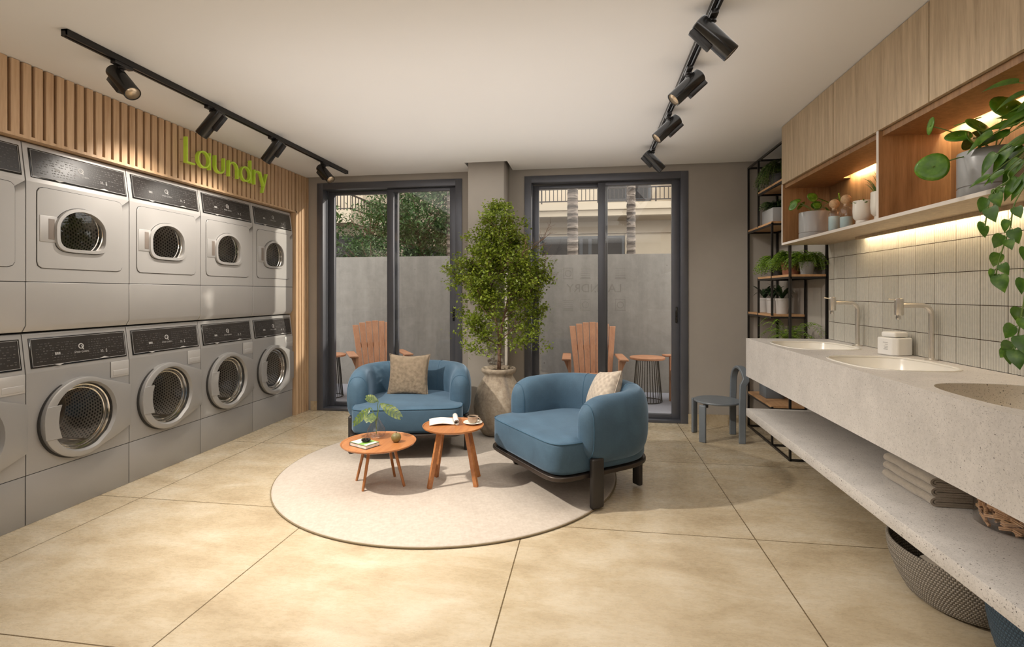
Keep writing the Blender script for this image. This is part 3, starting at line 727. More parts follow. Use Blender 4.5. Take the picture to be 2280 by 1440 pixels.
for k, (cx, cy, a, bb) in enumerate(basins):
    s_ = MB(); n = 72; L = []
    lev = [(1.0, CT - .001), (.985, CT - .02), (.95, CT - .09), (.86, CT - .135), (.5, CT - .150), (.06, CT - .155)] if k < 2 else [(1.0, CT - .002), (.98, CT - .05), (.93, CT - .11), (.80, CT - .14), (.4, CT - .148), (.06, CT - .15)]
    vs = []
    for f, z in lev: vs += [(p[0], p[1], z) for p in supell(cx, cy, a * f, bb * f, n, 3.0)]
    fs = [(q * n + i, q * n + (i + 1) % n, (q + 1) * n + (i + 1) % n, (q + 1) * n + i) for q in range(len(lev) - 1) for i in range(n)] + [tuple((len(lev) - 1) * n + i for i in range(n))]
    s_.add(vs, fs); so = loc(s_).build('basin', M['offwhite'] if k < 2 else M['terrazzo2'], ct, ang=60)
    if k < 2:
        so['label'] = 'smooth ivory basin'
        rm = MB(); rm.ring([(p[0], p[1]) for p in supell(cx, cy, a + .006, bb + .006, n, 3.0)], [(p[0], p[1]) for p in supell(cx, cy, a - .004, bb - .004, n, 3.0)], CT - .004, CT + .004, 'z')
        loc(rm).build('basin_rim', M['offwhite'], so, ang=50)
    else: so['label'] = 'speckled stone basin'
    dr_ = MB().lathe([(.028, CT - .152), (.028, CT - .149), (.020, CT - .147), (.0001, CT - .147)], 20, c=(cx, cy)); loc(dr_).build('drain', M['nickel'], so)
sh = MB().rbox(CX0, CX1 + .004, CY0, CY1, .349, .407, .003)
tag(sh.build('stone_shelf', M['terrazzo']), 'long low speckled stone shelf under the counter, holding towels and a jar', 'shelf')

# faucets
def make_faucet():
    t = thing('faucet', '', 'faucet')
    MB().lathe([(.030, 0), (.030, .006), (.020, .010), (.0001, .010)], 24).build('base_plate', M['nickel'], t)
    P = [(0, 0, .008), (0, 0, .24)] + [(-.045 + .045 * math.cos(R(a)), 0, .24 + .045 * math.sin(R(a))) for a in range(15, 91, 15)] + [(-.135, 0, .285)]
    MB().tube(P, .0125, 14).build('spout_pipe', M['nickel'], t, ang=60)
    h = MB().lathe([(.0001, -.052), (.019, -.052), (.0205, -.048), (.0205, .034), (.018, .037), (.0001, .037)], 24, T(-.152, 0, .285)).build('valve_body', M['nickel'], t)
    MB().tube([(-.165, 0, .312), (-.205, 0, .318)], .0035, 8).build('lever', M['nickel'], h)
    MB().lathe([(.0001, -.075), (.009, -.075), (.011, -.068), (.010, -.052)], 16, T(-.156, 0, .285)).build('nozzle', M['chrome'], h)
    return t
f0 = make_faucet()
for k, (x, y, lb) in enumerate(((1.752, 3.685, 'brushed metal swing faucet behind the farthest basin'), (1.757, 2.955, 'brushed metal swing faucet behind the middle basin'))):
    a = f0 if k == 0 else copy_tree(f0); a.location = (x, y, CT); tag(a, lb, 'faucet', 'faucets on the stone counter')

# white square jar
t = thing('storage_jar', 'white square jar with round-cornered lid on the counter by the tiles', 'jar', (1.710, 3.19, CT + .001), R(18))
MB().prism([(-.066, -.045), (-.045, -.066), (.045, -.066), (.066, -.045), (.066, .045), (.045, .066), (-.045, .066), (-.066, .045)], 0, .098).build('jar_body', M['white'], t, bevel=.007, seg=3)
MB().rbox(-.046, .046, -.046, .046, .099, .130, .011, 3).build('lid', M['white'], t)
b = MB()
for k, (z, w_) in enumerate(((.070, .030), (.060, .018), (.048, .024), (.040, .020), (.032, .026))): b.box(-.0668, -.0658, -.02, -.02 + w_, z, z + .003)
b.build('printed_lines', M['steel'], t, smooth=False)

# ================================================================ wall cabinets and the niche shelf
KX = 1.461
seams = [4.20, 3.358, 2.474, 1.590, .706, -.178]
clab = ['farthest from the camera', 'second from the far end', 'third from the far end', 'fourth from the far end', 'nearest end of the row']
for k in range(5):
    y1, y0 = seams[k], seams[k + 1]
    t = thing('wall_cabinet', 'flat light oak wall cabinet, ' + clab[k], 'cabinet', (KX, y0, 2.13), 0, 'light oak wall cabinets')
    W = y1 - y0
    MB().box(.021, RX - KX - .001, 0, W, .002, CZ - 2.13 - .003).build('carcass', M['oak'], t, smooth=False)
    MB().rbox(0, .019, .0035, W - .0035, 0, CZ - 2.13 - .004, .0012, 1).build('door', M['oak'], t)
ns = thing('niche_shelf', 'open warm oak niche shelf with pale front edges under the wall cabinets', 'shelf', (KX, 4.2, 1.666))
def nl(b): b.v = [(x - KX, y - 4.2, z - 1.666) for x, y, z in b.v]; return b
divs = [(4.184, 4.200), (2.870, 2.886), (1.555, 1.571), (.240, .256)]
nl(MB().box(KX + .004, RX - .002, -.178, 4.2, 1.666, 1.682)).build('bottom_board', M['oak'], ns, smooth=False)
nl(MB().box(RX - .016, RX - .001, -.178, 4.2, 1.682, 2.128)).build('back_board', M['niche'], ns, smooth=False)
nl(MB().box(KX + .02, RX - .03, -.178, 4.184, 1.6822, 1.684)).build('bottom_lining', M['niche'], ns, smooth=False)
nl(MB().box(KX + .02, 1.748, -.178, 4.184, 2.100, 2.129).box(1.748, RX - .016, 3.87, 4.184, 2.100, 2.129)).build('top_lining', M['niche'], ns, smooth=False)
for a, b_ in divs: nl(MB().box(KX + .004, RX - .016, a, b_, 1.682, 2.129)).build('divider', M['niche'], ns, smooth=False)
e = MB().box(KX, KX + .004, -.178, 4.2, 1.666, 1.6825)
for a, b_ in divs: e.box(KX, KX + .004, a, b_, 1.6825, 2.129)
nl(e).build('front_edge', M['edge'], ns, smooth=False)
def led(name, y0, y1, x, z, power, lab, down=True):
    t = thing(name, lab, 'light strip', (x, y0, z))
    MB().box(-.012, -.001, 0, y1 - y0, -.018, 0).build('channel', M['oak'], t, smooth=False)
    MB().box(-.001, .001, 0, y1 - y0, -.014, -.002).build('diffuser', M['led'], t, smooth=False)
    lamp('led_light', 'AREA', (x + .003, (y0 + y1) / 2, z - .008), power, (1, .80, .52), (1, 0, -.9), shape='RECTANGLE', size=y1 - y0, size_y=.014)
led('led_strip', 2.90, 3.86, 1.751, 2.124, 3.5, 'warm light strip in the far niche ceiling')
led('led_strip', 1.60, 2.855, 1.751, 2.124, 4.5, 'warm light strip in the near niche ceiling')
led('led_strip', .3, 3.66, 1.738, 1.6655, 5.5, 'warm light strip under the niche shelf, lighting the tiles')

# ================================================================ leaves
def leaf(b, base, d, up, L, W, kind='oval', curl=.15, n=5):
    d = Vector(d).normalized(); up = Vector(up); s = d.cross(up)
    if s.length < 1e-4: s = d.orthogonal()
    s.normalize(); u = s.cross(d); base = Vector(base)
    P = {'oval': [(0, 0), (.2, .6), (.5, 1), (.8, .65), (1, 0)], 'heart': [(0, 0), (-.09, .34), (-.10, .68), (.02, .94), (.20, 1), (.42, .90), (.62, .64), (.82, .30), (1, 0)],
         'blade': [(0, .3), (.3, 1), (.6, .75), (.85, .35), (1, 0)], 'small': [(0, 0), (.45, 1), (1, 0)]}[kind]
    vs = []; m = len(P)
    for sgn in (1, -1):
        for t, w_ in P: vs.append(base + d * (t * L) + s * (sgn * w_ * W / 2) + u * (-curl * L * t * t + abs(w_) * W * .14))
    mid = [base + d * (t * L) + u * (-curl * L * t * t) for t, w_ in P]
    vs += mid
    fs = []
    for k in range(2):
        for i in range(m - 1):
            q = [k * m + i, k * m + i + 1, 2 * m + i + 1, 2 * m + i]
            if P[i][1] == 0 and i == 0: q = [k * m + 1, 2 * m + 1, 2 * m] if P[0][0] == 0 else q
            if i == m - 2 and P[-1][1] == 0: q = [k * m + i, 2 * m + i + 1, 2 * m + i]
            fs.append(tuple(q))
    b.add([tuple(v) for v in vs], fs)
def quadleaf(b, p, d, up, L, W):
    d = Vector(d).normalized(); s = d.cross(Vector(up)); s = s.normalized() if s.length > 1e-4 else d.orthogonal().normalized(); p = Vector(p); u = s.cross(d)
    b.add([tuple(p), tuple(p + d * L * .45 + s * W / 2 + u * W * .15), tuple(p + d * L), tuple(p + d * L * .45 - s * W / 2 + u * W * .15)], [(0, 1, 2), (0, 2, 3)])
def bez(p0, p1, p2, n=8):
    p0, p1, p2 = Vector(p0), Vector(p1), Vector(p2)
    return [p0 * (1 - t) ** 2 + p1 * 2 * t * (1 - t) + p2 * t * t for t in [k / n for k in range(n + 1)]]

def pot_cyl(t, r, h, mat, name='pot', groove=.2, rim=.004):
    g = h * groove
    MB().lathe([(.0001, 0), (r * .95, 0), (r * .99, .004), (r, .01), (r, g - .002), (r * .965, g), (r * .965, g + .003), (r, g + .005), (r, h - .004), (r - rim * .5, h), (r - rim, h - .003), (r - rim, h - .02), (.0001, h - .02)], 40).build(name, mat, t, ang=35)
    MB().lathe([(.0001, h - .018), (r - rim * 1.2, h - .0185)], 24).build('soil', M['soil'], t)
# pilea: round leaves on long petioles.  list of (dx,dy,dz, radius, normal)
def pilea(name, label, loc_, r, h, leaves, seed=1, group=None):
    t = thing(name, label, 'potted plant', loc_, 0, group); pot_cyl(t, r, h, M['ceram'])
    st = MB(); lf = MB(); rr = random.Random(seed)
    for dx, dy, dz, rad, nx, ny, nz in leaves:
        end = Vector((dx, dy, dz)); base = Vector((rr.uniform(-.008, .008), rr.uniform(-.008, .008), h - .02))
        mid = base * .45 + end * .55 + Vector((-dx * .18, -dy * .18, .02 + .06 * max(0, 1 - abs(dz - h) / .1)))
        st.tube(bez(base, mid, end, 8), .0018 + r * .006, 6)
        N = Vector((nx, ny, nz)).normalized(); a = N.orthogonal().normalized(); c = N.cross(a); m = 22
        vs = [tuple(end - N * rad * .10)]
        for q, off in ((.45, -.02), (.85, 0), (1, -.06)):
            for k in range(m):
                an = 2 * PI * k / m; vs.append(tuple(end + (a * math.cos(an) + c * math.sin(an)) * rad * q * (1 + .04 * math.sin(3 * an + dx * 40)) + N * rad * off))
        fs = [(0, 1 + k, 1 + (k + 1) % m) for k in range(m)]
        for q in range(2): fs += [(1 + q * m + k, 1 + q * m + (k + 1) % m, 1 + (q + 1) * m + (k + 1) % m, 1 + (q + 1) * m + k) for k in range(m)]
        lf.add(vs, fs)
    st.build('stems', M['stem'], t); lf.build('foliage', M['pilea'], t, ang=180, solid=.0012)
    return t
NS = 1.6842
# ---------------------------------------------------------------- plants and jars in the niche
pilea('potted_plant', 'round-leaved plant in a grey pot at the far end of the niche', (1.575, 3.90, NS), .098, .185,
      [(-.150, -.02, .235, .040, -.8, -.3, .35), (-.115, .03, .272, .036, -.4, -.4, .8), (-.02, -.02, .290, .036, .1, -1, .35), (.060, .0, .270, .038, .3, -.3, .7), (.150, -.03, .285, .030, .9, -.6, .1),
       (-.06, .08, .25, .035, -.5, .4, .6), (.05, .09, .25, .035, .3, .6, .6), (.10, .02, .20, .032, .7, -.2, .5), (-.02, -.09, .22, .026, 0, -1, .5)], 2)
pilea('potted_plant', 'large round-leaved plant in a grey pot in the near niche', (1.585, 2.30, NS), .108, .180,
      [(-.225, -.02, .120, .056, -.55, -.85, .1), (-.205, .03, .300, .036, -.95, .2, .1), (-.125, -.01, .245, .044, -.3, -.6, .75), (-.060, -.02, .280, .050, .25, -.7, .6), (-.055, .05, .318, .045, -.3, -.1, .95),
       (.040, -.02, .350, .060, .0, -.85, .5), (.10, -.04, .32, .05, .5, -.5, .6), (-.02, .08, .25, .045, -.3, .6, .6), (-.085, -.03, .225, .04, .3, -.5, .3)], 3)
def bottle(loc_, lab, fill):
    t = thing('glass_bottle', lab, 'bottle', loc_, 0, None)
    MB().lathe([(.0001, .004), (.029, .004), (.034, .010), (.034, .105), (.030, .122), (.015, .134), (.014, .150)], 28, open_top=True).build('bottle_body', M['jarglass'], t, ang=60)
    MB().lathe([(.0001, .006), (.028, .006), (.0325, .012), (.0325, fill), (.0001, fill)], 28).build('liquid', M['liquid'], t, ang=40)
    MB().lathe([(.0001, .135), (.013, .138), (.013, .150)] + [(.029 * math.sin(R(a)), .178 - .029 * math.cos(R(a))) for a in range(28, 176, 8)] + [(.0001, .207)], 40).build('cork_stopper', M['cork'], t, ang=180)
bottle((1.530, 3.500, NS), 'glass bottle filled higher with blue liquid, ball cork, beside the small pilea', .098)
bottle((1.528, 3.345, NS), 'glass bottle half full of blue liquid, ball cork, beside a white pot', .072)
def footpot(loc_, lab, s, grass):
    t = thing('potted_plant', lab, 'potted plant', loc_)
    MB().lathe([(.0001, 0), (.030 * s, 0), (.034 * s, .012), (.032 * s, .028), (.045 * s, .045), (.048 * s, .08), (.047 * s, .138 * s), (.045 * s, .140 * s), (.043 * s, .136 * s), (.041 * s, .115 * s), (.0001, .112 * s)], 32).build('pot', M['offwhite'], t, ang=40)
    b = MB(); rr = random.Random(4)
    if grass:
        for k in range(26):
            a = rr.uniform(0, 2 * PI); l = rr.uniform(.10, .19)
            b.tube(bez((.015 * math.cos(a), .015 * math.sin(a), .11), (.05 * math.cos(a), .05 * math.sin(a), .11 + l * .8), (min(.10, l * .7) * math.cos(a), l * .75 * math.sin(a), .11 + l * .9), 5), [.0022, .002, .002, .0015, .001, .0004], 4)
    else:
        for k in range(40):
            a = rr.uniform(0, 2 * PI); r_ = rr.uniform(0, .036); quadleaf(b, (r_ * math.cos(a), r_ * math.sin(a), .118), (math.cos(a), math.sin(a), rr.uniform(.3, 1.2)), (0, 0, 1), .035, .016)
    b.build('foliage', M['pothos'], t)
footpot((1.540, 3.185, NS), 'small white footed pot with low green sprigs in the niche', 1.0, False)
footpot((1.560, 3.02, NS), 'white footed pot with thin grass against the niche divider', 1.15, True)

# trailing pothos in the near niche, vines over the shelf edge
def P_(px, py, X):
    # pixel of the photograph -> point on the vertical plane at distance X right of the camera (same maths as the camera)
    th = R(8.58); xc = (px - 1140) / 1140; c, n = math.cos(th), math.sin(th); d = (xc * c - n, xc * n + c, (652 - py) / 1140); t = X / d[0]
    return Vector((X, d[1] * t, 1.3 + d[2] * t))
tp = thing('trailing_plant', 'heart-leaved vine hanging from the near niche over the tiles', 'potted plant', (1.60, 1.80, NS))
pot_cyl(tp, .10, .17, M['ceramw'])
b = MB(); sv = MB(); rr = random.Random(9)
def vine(pts, size, n, off=0, first=.12, dens=1.0):
    P = [Vector(p) for p in pts]; Q = []
    for i in range(len(P) - 1):
        p0 = P[max(i - 1, 0)]; p1 = P[i]; p2 = P[i + 1]; p3 = P[min(i + 2, len(P) - 1)]
        for k in range(6):
            t = k / 6; Q.append(.5 * ((2 * p1) + (p2 - p0) * t + (2 * p0 - 5 * p1 + 4 * p2 - p3) * t * t + (3 * p1 - p0 - 3 * p2 + p3) * t ** 3))
    Q.append(P[-1]); L = len(Q)
    sv.tube([tuple(q) for q in Q], .0022, 5)
    for k in range(n):
        f = first + (1 - first) * (k + .5) / n; q = Q[min(L - 1, int(f * (L - 1)))]; sd = 1 if (k + off) % 2 else -1
        d = Vector((rr.uniform(-.25, .1), -sd * .8 + rr.uniform(-.2, .2), rr.uniform(-.9, -.1))); pet = q + d.normalized() * size * .35
        sv.tube([tuple(q), tuple(pet)], .0012, 4)
        dd = (d + Vector((0, 0, -.9))).normalized(); up = Vector((-.9, -.6 + rr.uniform(-.5, .5), .35))
        s = size * rr.uniform(.75, 1.15); leaf(b, pet, dd, up, s, s * .82, 'heart', .18)
    q = Q[-1]; leaf(b, q, (0, .1, -1), (-1, -.6, .2), size * .8, size * .62, 'heart', .15)
vine([(1.58, 1.84, 1.86), P_(2262, 370, 1.47), P_(2246, 401, 1.435), P_(2216, 421, 1.42), P_(2203, 450, 1.415), P_(2193, 505, 1.41)], .050, 5, 0, .5)
vine([(1.58, 1.82, 1.86), (1.46, 1.86, 1.80), P_(2278, 419, 1.43), P_(2257, 460, 1.42), P_(2250, 504, 1.415), P_(2237, 540, 1.41), P_(2222, 590, 1.41), P_(2218, 612, 1.41)], .052, 9, 1, .42)
vine([(1.58, 1.80, 1.86), (1.45, 1.78, 1.80), P_(2300, 470, 1.42), P_(2290, 560, 1.42), P_(2284, 640, 1.42), P_(2272, 715, 1.42), P_(2263, 762, 1.42), P_(2249, 785, 1.42)], .054, 11, 0, .4)
vine([(1.58, 1.78, 1.86), (1.45, 1.72, 1.80), (1.42, 1.72, 1.60), (1.42, 1.73, 1.35), (1.425, 1.72, 1.2)], .062, 11, 1, .3)
for k in range(64):
    a = rr.uniform(0, 2 * PI); l = rr.uniform(.05, .20); el = rr.uniform(.1, 1.1)
    p = Vector((1.58, 1.82, 1.86)); e = p + Vector((math.cos(a) * l * .75 - .04, math.sin(a) * l + .06, math.sin(el) * l * .95))
    e.x = min(e.x, 1.74)
    sv.tube(bez(p, (p + e) / 2 + Vector((0, 0, .04)), e, 4), .0014, 4)
    d = Vector((math.cos(a) - .35, math.sin(a) + .3, rr.uniform(-.7, .2))); s = rr.uniform(.06, .095); leaf(b, e, d, (-.4, -.5, .8), s, s * .6, 'heart', .25)
for px, py, X, s, dx, dz in ((2205, 300, 1.50, .10, -.5, -.35), (2215, 345, 1.47, .085, -.3, -.9), (2240, 300, 1.53, .11, -.6, -.1), (2262, 275, 1.55, .11, -.5, .1), (2250, 330, 1.49, .10, -.3, -.8), (2270, 360, 1.48, .10, -.2, -.9), (2232, 385, 1.45, .07, -.7, -.3), (2200, 395, 1.44, .07, -.8, -.2),
                             (2285, 310, 1.54, .12, -.3, -.3), (2290, 395, 1.46, .09, -.4, -.8), (2228, 420, 1.44, .06, .1, -1), (2275, 335, 1.52, .11, -.6, -.5), (2245, 360, 1.50, .09, -.5, -.7), (2300, 260, 1.58, .12, -.6, .3), (2265, 400, 1.45, .08, -.2, -1)):
    e = P_(px, py, X); p = Vector((1.58, 1.82, 1.86)); sv.tube(bez(p, (p + e) / 2 + Vector((0, 0, .06)), e, 6), .0018, 4)
    leaf(b, e, (-.35, .6 if dx < 0 else .2, dz), (-.5, -.6, .7), s, s * .52, 'heart', .2)
def shift(b, o): b.v = [(x - o[0], y - o[1], z - o[2]) for x, y, z in b.v]; return b
shift(b, (1.60, 1.80, NS)).build('foliage', M['pothos'], tp, ang=180); shift(sv, (1.60, 1.80, NS)).build('stems', M['stem'], tp)

# ================================================================ folded towels, jar of pegs, baskets
for k, lab in enumerate(('bottom of the stack of three folded beige towels', 'middle of the stack of three folded beige towels', 'top of the stack of three folded beige towels')):
    t = thing('folded_towel', lab, 'towel', (1.408, 2.375, .408 + .0408 * k), 0, 'folded beige towels on the stone shelf')
    b = MB(); rr = random.Random(k); LX_, LY_ = .33, .36 - .008 * k; h = .0400
    def rowf(u, v, z0, z1, ph):
        # soft slab, folded round on the side facing the room
        x = .004 * k + u * LX_; y = v * LY_
        return x, y
    # soft folded slab: a thick outer fold with a thinner sheet tucked inside, open towards the wall
    n = 30
    for z0, z1, x0, th in ((.0006, h - .0006, .0, .0094), (.0106, h - .0106, .014, .0080)):
        zm = (z0 + z1) / 2; r_ = (z1 - z0) / 2; ri = r_ - th; prof = []
        for a in range(90, 271, 15): prof.append((x0 + r_ * 1.3 * (1 + math.cos(R(a))), zm + r_ * math.sin(R(a))))
        prof.append((LX_ - .002 * k, z0)); prof.append((LX_ - .002 * k, zm - ri))
        for a in range(270, 89, -20): prof.append((x0 + th + ri * 1.2 * (1 + math.cos(R(a))), zm + ri * math.sin(R(a))))
        prof.append((LX_, z1 - th)); prof.append((LX_, z1)); m = len(prof); vs = []
        for j in range(n + 1):
            y = LY_ * j / n; e = .0020 * math.sin(j * .45 + k * 2) + .0018 * math.sin(j * .23 + k)
            for px, pz in prof: vs.append((px + e, y, pz + .0011 * math.sin(px * 26 + k * 2) * (pz / h) + .0008 * math.sin(j * .35 + px * 14)))
        b.add(vs, [(j * m + i, j * m + (i + 1) % m, (j + 1) * m + (i + 1) % m, (j + 1) * m + i) for j in range(n) for i in range(m)] + [tuple(range(m)), tuple(n * m + i for i in range(m))])
    b.build('towel_fabric', M['towel'], t, ang=70)
t = thing('glass_jar', 'clear glass cylinder jar of wooden pegs on the stone shelf', 'jar', (1.61, 2.205, .4075))
MB().lathe([(.0001, .004), (.122, .004), (.130, .010), (.130, .190), (.127, .193), (.124, .190)], 48, open_top=True).build('jar_body', M['jarglass'], t, ang=50)
rr = random.Random(5)
def peg():
    o = MB(); o.rbox(-.005, .005, -.036, .036, .0005, .006, .0015, 1).rbox(-.005, .005, -.036, .036, .0068, .0122, .0015, 1); o.tube([(-.0058, -.003, .0064), (.0058, -.003, .0064)], .0028, 6)
    return o.build('clothes_peg', M['peg'])
pg = tag(peg(), 'small wooden clothes peg heaped in the glass jar', 'clothes peg', 'wooden pegs in the glass jar')
N = 150
for k in range(N):
    q = pg if k == 0 else pg.copy()
    if k: col.objects.link(q)
    lay = k // 18; a = rr.uniform(0, 2 * PI); r_ = .088 * math.sqrt(rr.random()) if k % 2 else .104
    a2 = a + PI / 2 + rr.uniform(-.5, .5) if r_ > .09 else rr.uniform(0, PI)
    if k % 2 == 0: a2 = a + rr.uniform(-.4, .4) + PI / 2
    q.location = (1.61 + r_ * math.cos(a), 2.205 + r_ * math.sin(a), .420 + lay * .0125 + rr.uniform(0, .006)); q.rotation_euler = (rr.uniform(-.35, .35), rr.uniform(-.3, .3), a2 - PI / 2)

def basket(loc_, lab, mat, rt, rb, h, sy):
    t = thing('woven_basket', lab, 'basket', loc_)
    prof = [(.0001, .0), (rb * .85, 0), (rb, .012)]
    n = 22
    for k in range(1, n + 1):
        f = k / n; r_ = rb + (rt - rb) * math.sin(f * PI / 2) ** .9; prof.append((r_ + (.0022 if k % 2 else 0), .012 + (h - .012) * f))
    prof += [(rt - .006, h + .003), (rt - .012, h - .002)]
    for k in range(8): f = 1 - k / 8; prof.append((rb + (rt - rb) * math.sin(f * PI / 2) ** .9 - .013, max(.012, .012 + (h - .012) * f - .004)))
    prof.append((.0001, .012))
    MB().lathe(prof, 64, sy=sy).build('basket_body', mat, t, ang=80)
    MB().tube([((rt - .004) * math.cos(2 * PI * k / 64), (rt - .004) * math.sin(2 * PI * k / 64) * sy, h) for k in range(64)], .0065, 8, closed=True).build('rim', mat, t)
    return t
basket((1.558, 2.425, 0), 'grey woven laundry basket on the floor under the stone shelf', M['basket'], .248, .180, .212, 1.2)
basket((1.557, 1.845, 0), 'blue woven laundry basket at the bottom right corner of the photo', M['basketb'], .248, .185, .270, 1.08)
ft = thing('folded_cloth', 'beige cloth lying in the grey woven basket', 'cloth', (1.53, 2.36, .155), R(12))
MB().rbox(-.11, .12, -.10, .12, -.06, .02, .025, 4).rbox(-.10, .11, -.11, .10, .02, .048, .014, 4).build('cloth_body', M['towel'], ft)

# ================================================================ black metal rack with wood shelves
FXr, BXr = 1.534, 1.796; YN, YM, YP, YF = 4.232, 4.625, 4.975, 5.275
rk = thing('metal_rack', 'tall thin black metal plant rack with staggered wood shelves in the corner', 'shelving rack', (FXr, YN, 0))
b = MB(); q = .008
def post(X, Y, z0, z1): b.box(X - q, X + q, Y - q, Y + q, z0, z1)
def rx(Y, z): b.box(FXr, BXr, Y - q, Y + q, z - q, z + q)
def ry(X, y0, y1, z): b.box(X - q, X + q, y0, y1, z - q, z + q)
post(FXr, YN, 0, 2.52); post(FXr, YF, 0, 2.52); post(FXr, YM, 0, .334); post(FXr, YM, 1.107, 1.897); post(FXr, YP, .70, 1.433); post(FXr, YP, 1.897, 2.52)
for Y in (YN, YM, YP, YF): post(BXr, Y, 0, 2.52)
for z in (.009, 2.512):
    ry(FXr, YN, YF, z); ry(BXr, YN, YF, z); rx(YN, z); rx(YF, z)
rx(YM, .009); rx(YP, 2.512)
shelves = [(.330, YM, YF), (.700, YN, YP), (1.104, YM, YF), (1.430, YN, YP), (1.894, YM, YF), (2.204, YN, YP)]
for z, a, c in shelves:
    ry(FXr, a, c, z - .012); ry(BXr, a, c, z - .012); rx(a, z - .012); rx(c, z - .012)
shift(b, (FXr, YN, 0)).build('frame', M['black'], rk, smooth=False)
for z, a, c in shelves: shift(MB().box(FXr - .006, BXr + .004, a - .006, c + .006, z - .004, z + .014), (FXr, YN, 0)).build('shelf', M['shelfwood'], rk, smooth=False)
SH = .0145
def bushy(name, lab, loc_, pot, fn, mat, group=None):
    t = thing(name, lab, 'potted plant', loc_, 0, group); pot(t); b = MB(); s = MB(); fn(b, s)
    b.build('foliage', mat, t, ang=180); s.build('stems', M['stem'], t); return t
def simplepot(r, h, mat, taper=.8):
    return lambda t: (MB().lathe([(.0001, 0), (r * taper, 0), (r, h * .85), (r * 1.05, h * .86), (r * 1.05, h), (r * .95, h), (r * .93, h * .85), (.0001, h * .85)], 28).build('pot', mat, t, ang=40), MB().lathe([(.0001, h * .87), (r * .93, h * .868)], 20).build('soil', M['soil'], t))
def fernfn(n, L, h, size, seed, droop=.9, ylim=None, pinn=13, xlim=.115, lw=.8):
    def fn(b, s):
        rr = random.Random(seed)
        for k in range(n):
            a = rr.uniform(0, 2 * PI); l = L * rr.uniform(.55, 1.0); z0 = h * .88
            ex = max(-.16, min(xlim, l * math.cos(a))); ey = l * math.sin(a)
            C_ = bez((.01 * math.cos(a), .01 * math.sin(a), z0), (ex * .55, ey * .55, z0 + l * rr.uniform(.45, .9)), (ex, ey, z0 + l * (rr.uniform(.1, .6) - droop * .55)), pinn)
            s.tube([tuple(p) for p in C_], .0012, 3)
            for i in range(2, len(C_)):
                t = (C_[i] - C_[i - 1]).normalized(); sd = t.cross(Vector((0, 0, 1))); sd = sd.normalized() if sd.length > .01 else Vector((1, 0, 0))
                ls = size * (1.1 - .7 * i / len(C_))
                for sg_ in (1, -1): quadleaf(b, C_[i], sd * sg_ + t * .4 + Vector((0, 0, rr.uniform(-.5, .1))), (0, 0, 1), ls, ls * lw)
    return fn
bushy('potted_fern', 'leafy fern in a dark pot, left end of the lit rack shelf', (1.655, 4.84, 1.430 + SH), simplepot(.055, .11, M['darkpot']), fernfn(150, .23, .11, .032, 1), M['fern'])
bushy('potted_fern', 'bright leafy fern in a terracotta pot on the rack', (1.655, 4.55, 1.430 + SH), simplepot(.075, .12, M['terra']), fernfn(170, .23, .12, .032, 2), M['fern'])
bushy('potted_fern', 'leafy fern in a grey pot nearest on the lit rack shelf', (1.700, 4.345, 1.430 + SH), simplepot(.055, .10, M['ceram']), fernfn(110, .19, .11, .030, 3, xlim=.09), M['fern'])
def bladefn(n, L, h, seed, w_=.03, xlim=.10):
    def fn(b, s):
        rr = random.Random(seed)
        for k in range(n):
            a = rr.uniform(0, 2 * PI); l = L * rr.uniform(.6, 1); z0 = h * .88
            C_ = bez((0, 0, z0), (l * .35 * math.cos(a), l * .35 * math.sin(a), z0 + l * .8), (max(-.14, min(xlim, l * .85 * math.cos(a))), l * .85 * math.sin(a), z0 + l * rr.uniform(.1, .8)), 6)
            W = [.004, w_ * .7, w_, w_ * .95, w_ * .7, w_ * .35, .001]; vs = []
            for i, p in enumerate(C_):
                sd = Vector((-math.sin(a), math.cos(a), 0)) * W[i] / 2; vs += [tuple(p - sd), tuple(p + sd)]
            b.add(vs, [(2 * i, 2 * i + 1, 2 * i + 3, 2 * i + 2) for i in range(6)])
        s.tube([(0, 0, z0 - .02), (0, 0, z0 + .01)], .004, 5)
    return fn
for (x, y, l) in ((1.640, 5.14, 'dark-leaved plant in a pale pot at the far end of the rack'), (1.645, 4.95, 'dark-leaved plant in a pale pot in the middle of the rack shelf'), (1.665, 4.77, 'dark spiky plant in a pale pot nearest on its rack shelf')):
    bushy('potted_plant', l, (x, y, 1.104 + SH), simplepot(.052, .135, M['ceramw'], .9), bladefn(26, .19, .135, int(y * 10), .030), M['darkleaf'])
bushy('potted_fern', 'fern rising just above the far end of the stone counter', (1.655, 4.56, .700 + SH), simplepot(.07, .13, M['darkpot']), fernfn(28, .42, .19, .046, 7, .35, None, 18, .12, .35), M['fern'])
bushy('trailing_plant', 'variegated trailing plant on the topmost rack shelf', (1.650, 4.80, 2.204 + SH), simplepot(.075, .12, M['darkpot']), fernfn(190, .27, .17, .026, 8, 1.5), M['varieg'])
def boxpot(t): MB().rbox(-.085, .085, -.14, .14, 0, .13, .004).build('pot', M['ceram'], t)
bushy('planter_box', 'square grey planter box with low greenery on the rack', (1.650, 4.845, 1.894 + SH), boxpot, fernfn(120, .15, .15, .024, 9, .2), M['darkleaf'])
t = thing('storage_box', 'dark box on the lowest rack shelf behind the counter', 'box', (1.66, 5.02, .330 + SH)); MB().rbox(-.08, .08, -.09, .09, 0, .13, .006).build('box_body', M['stool'], t); MB().rbox(-.083, .083, -.093, .093, .1305, .148, .004).build('lid', M['stool'], t)
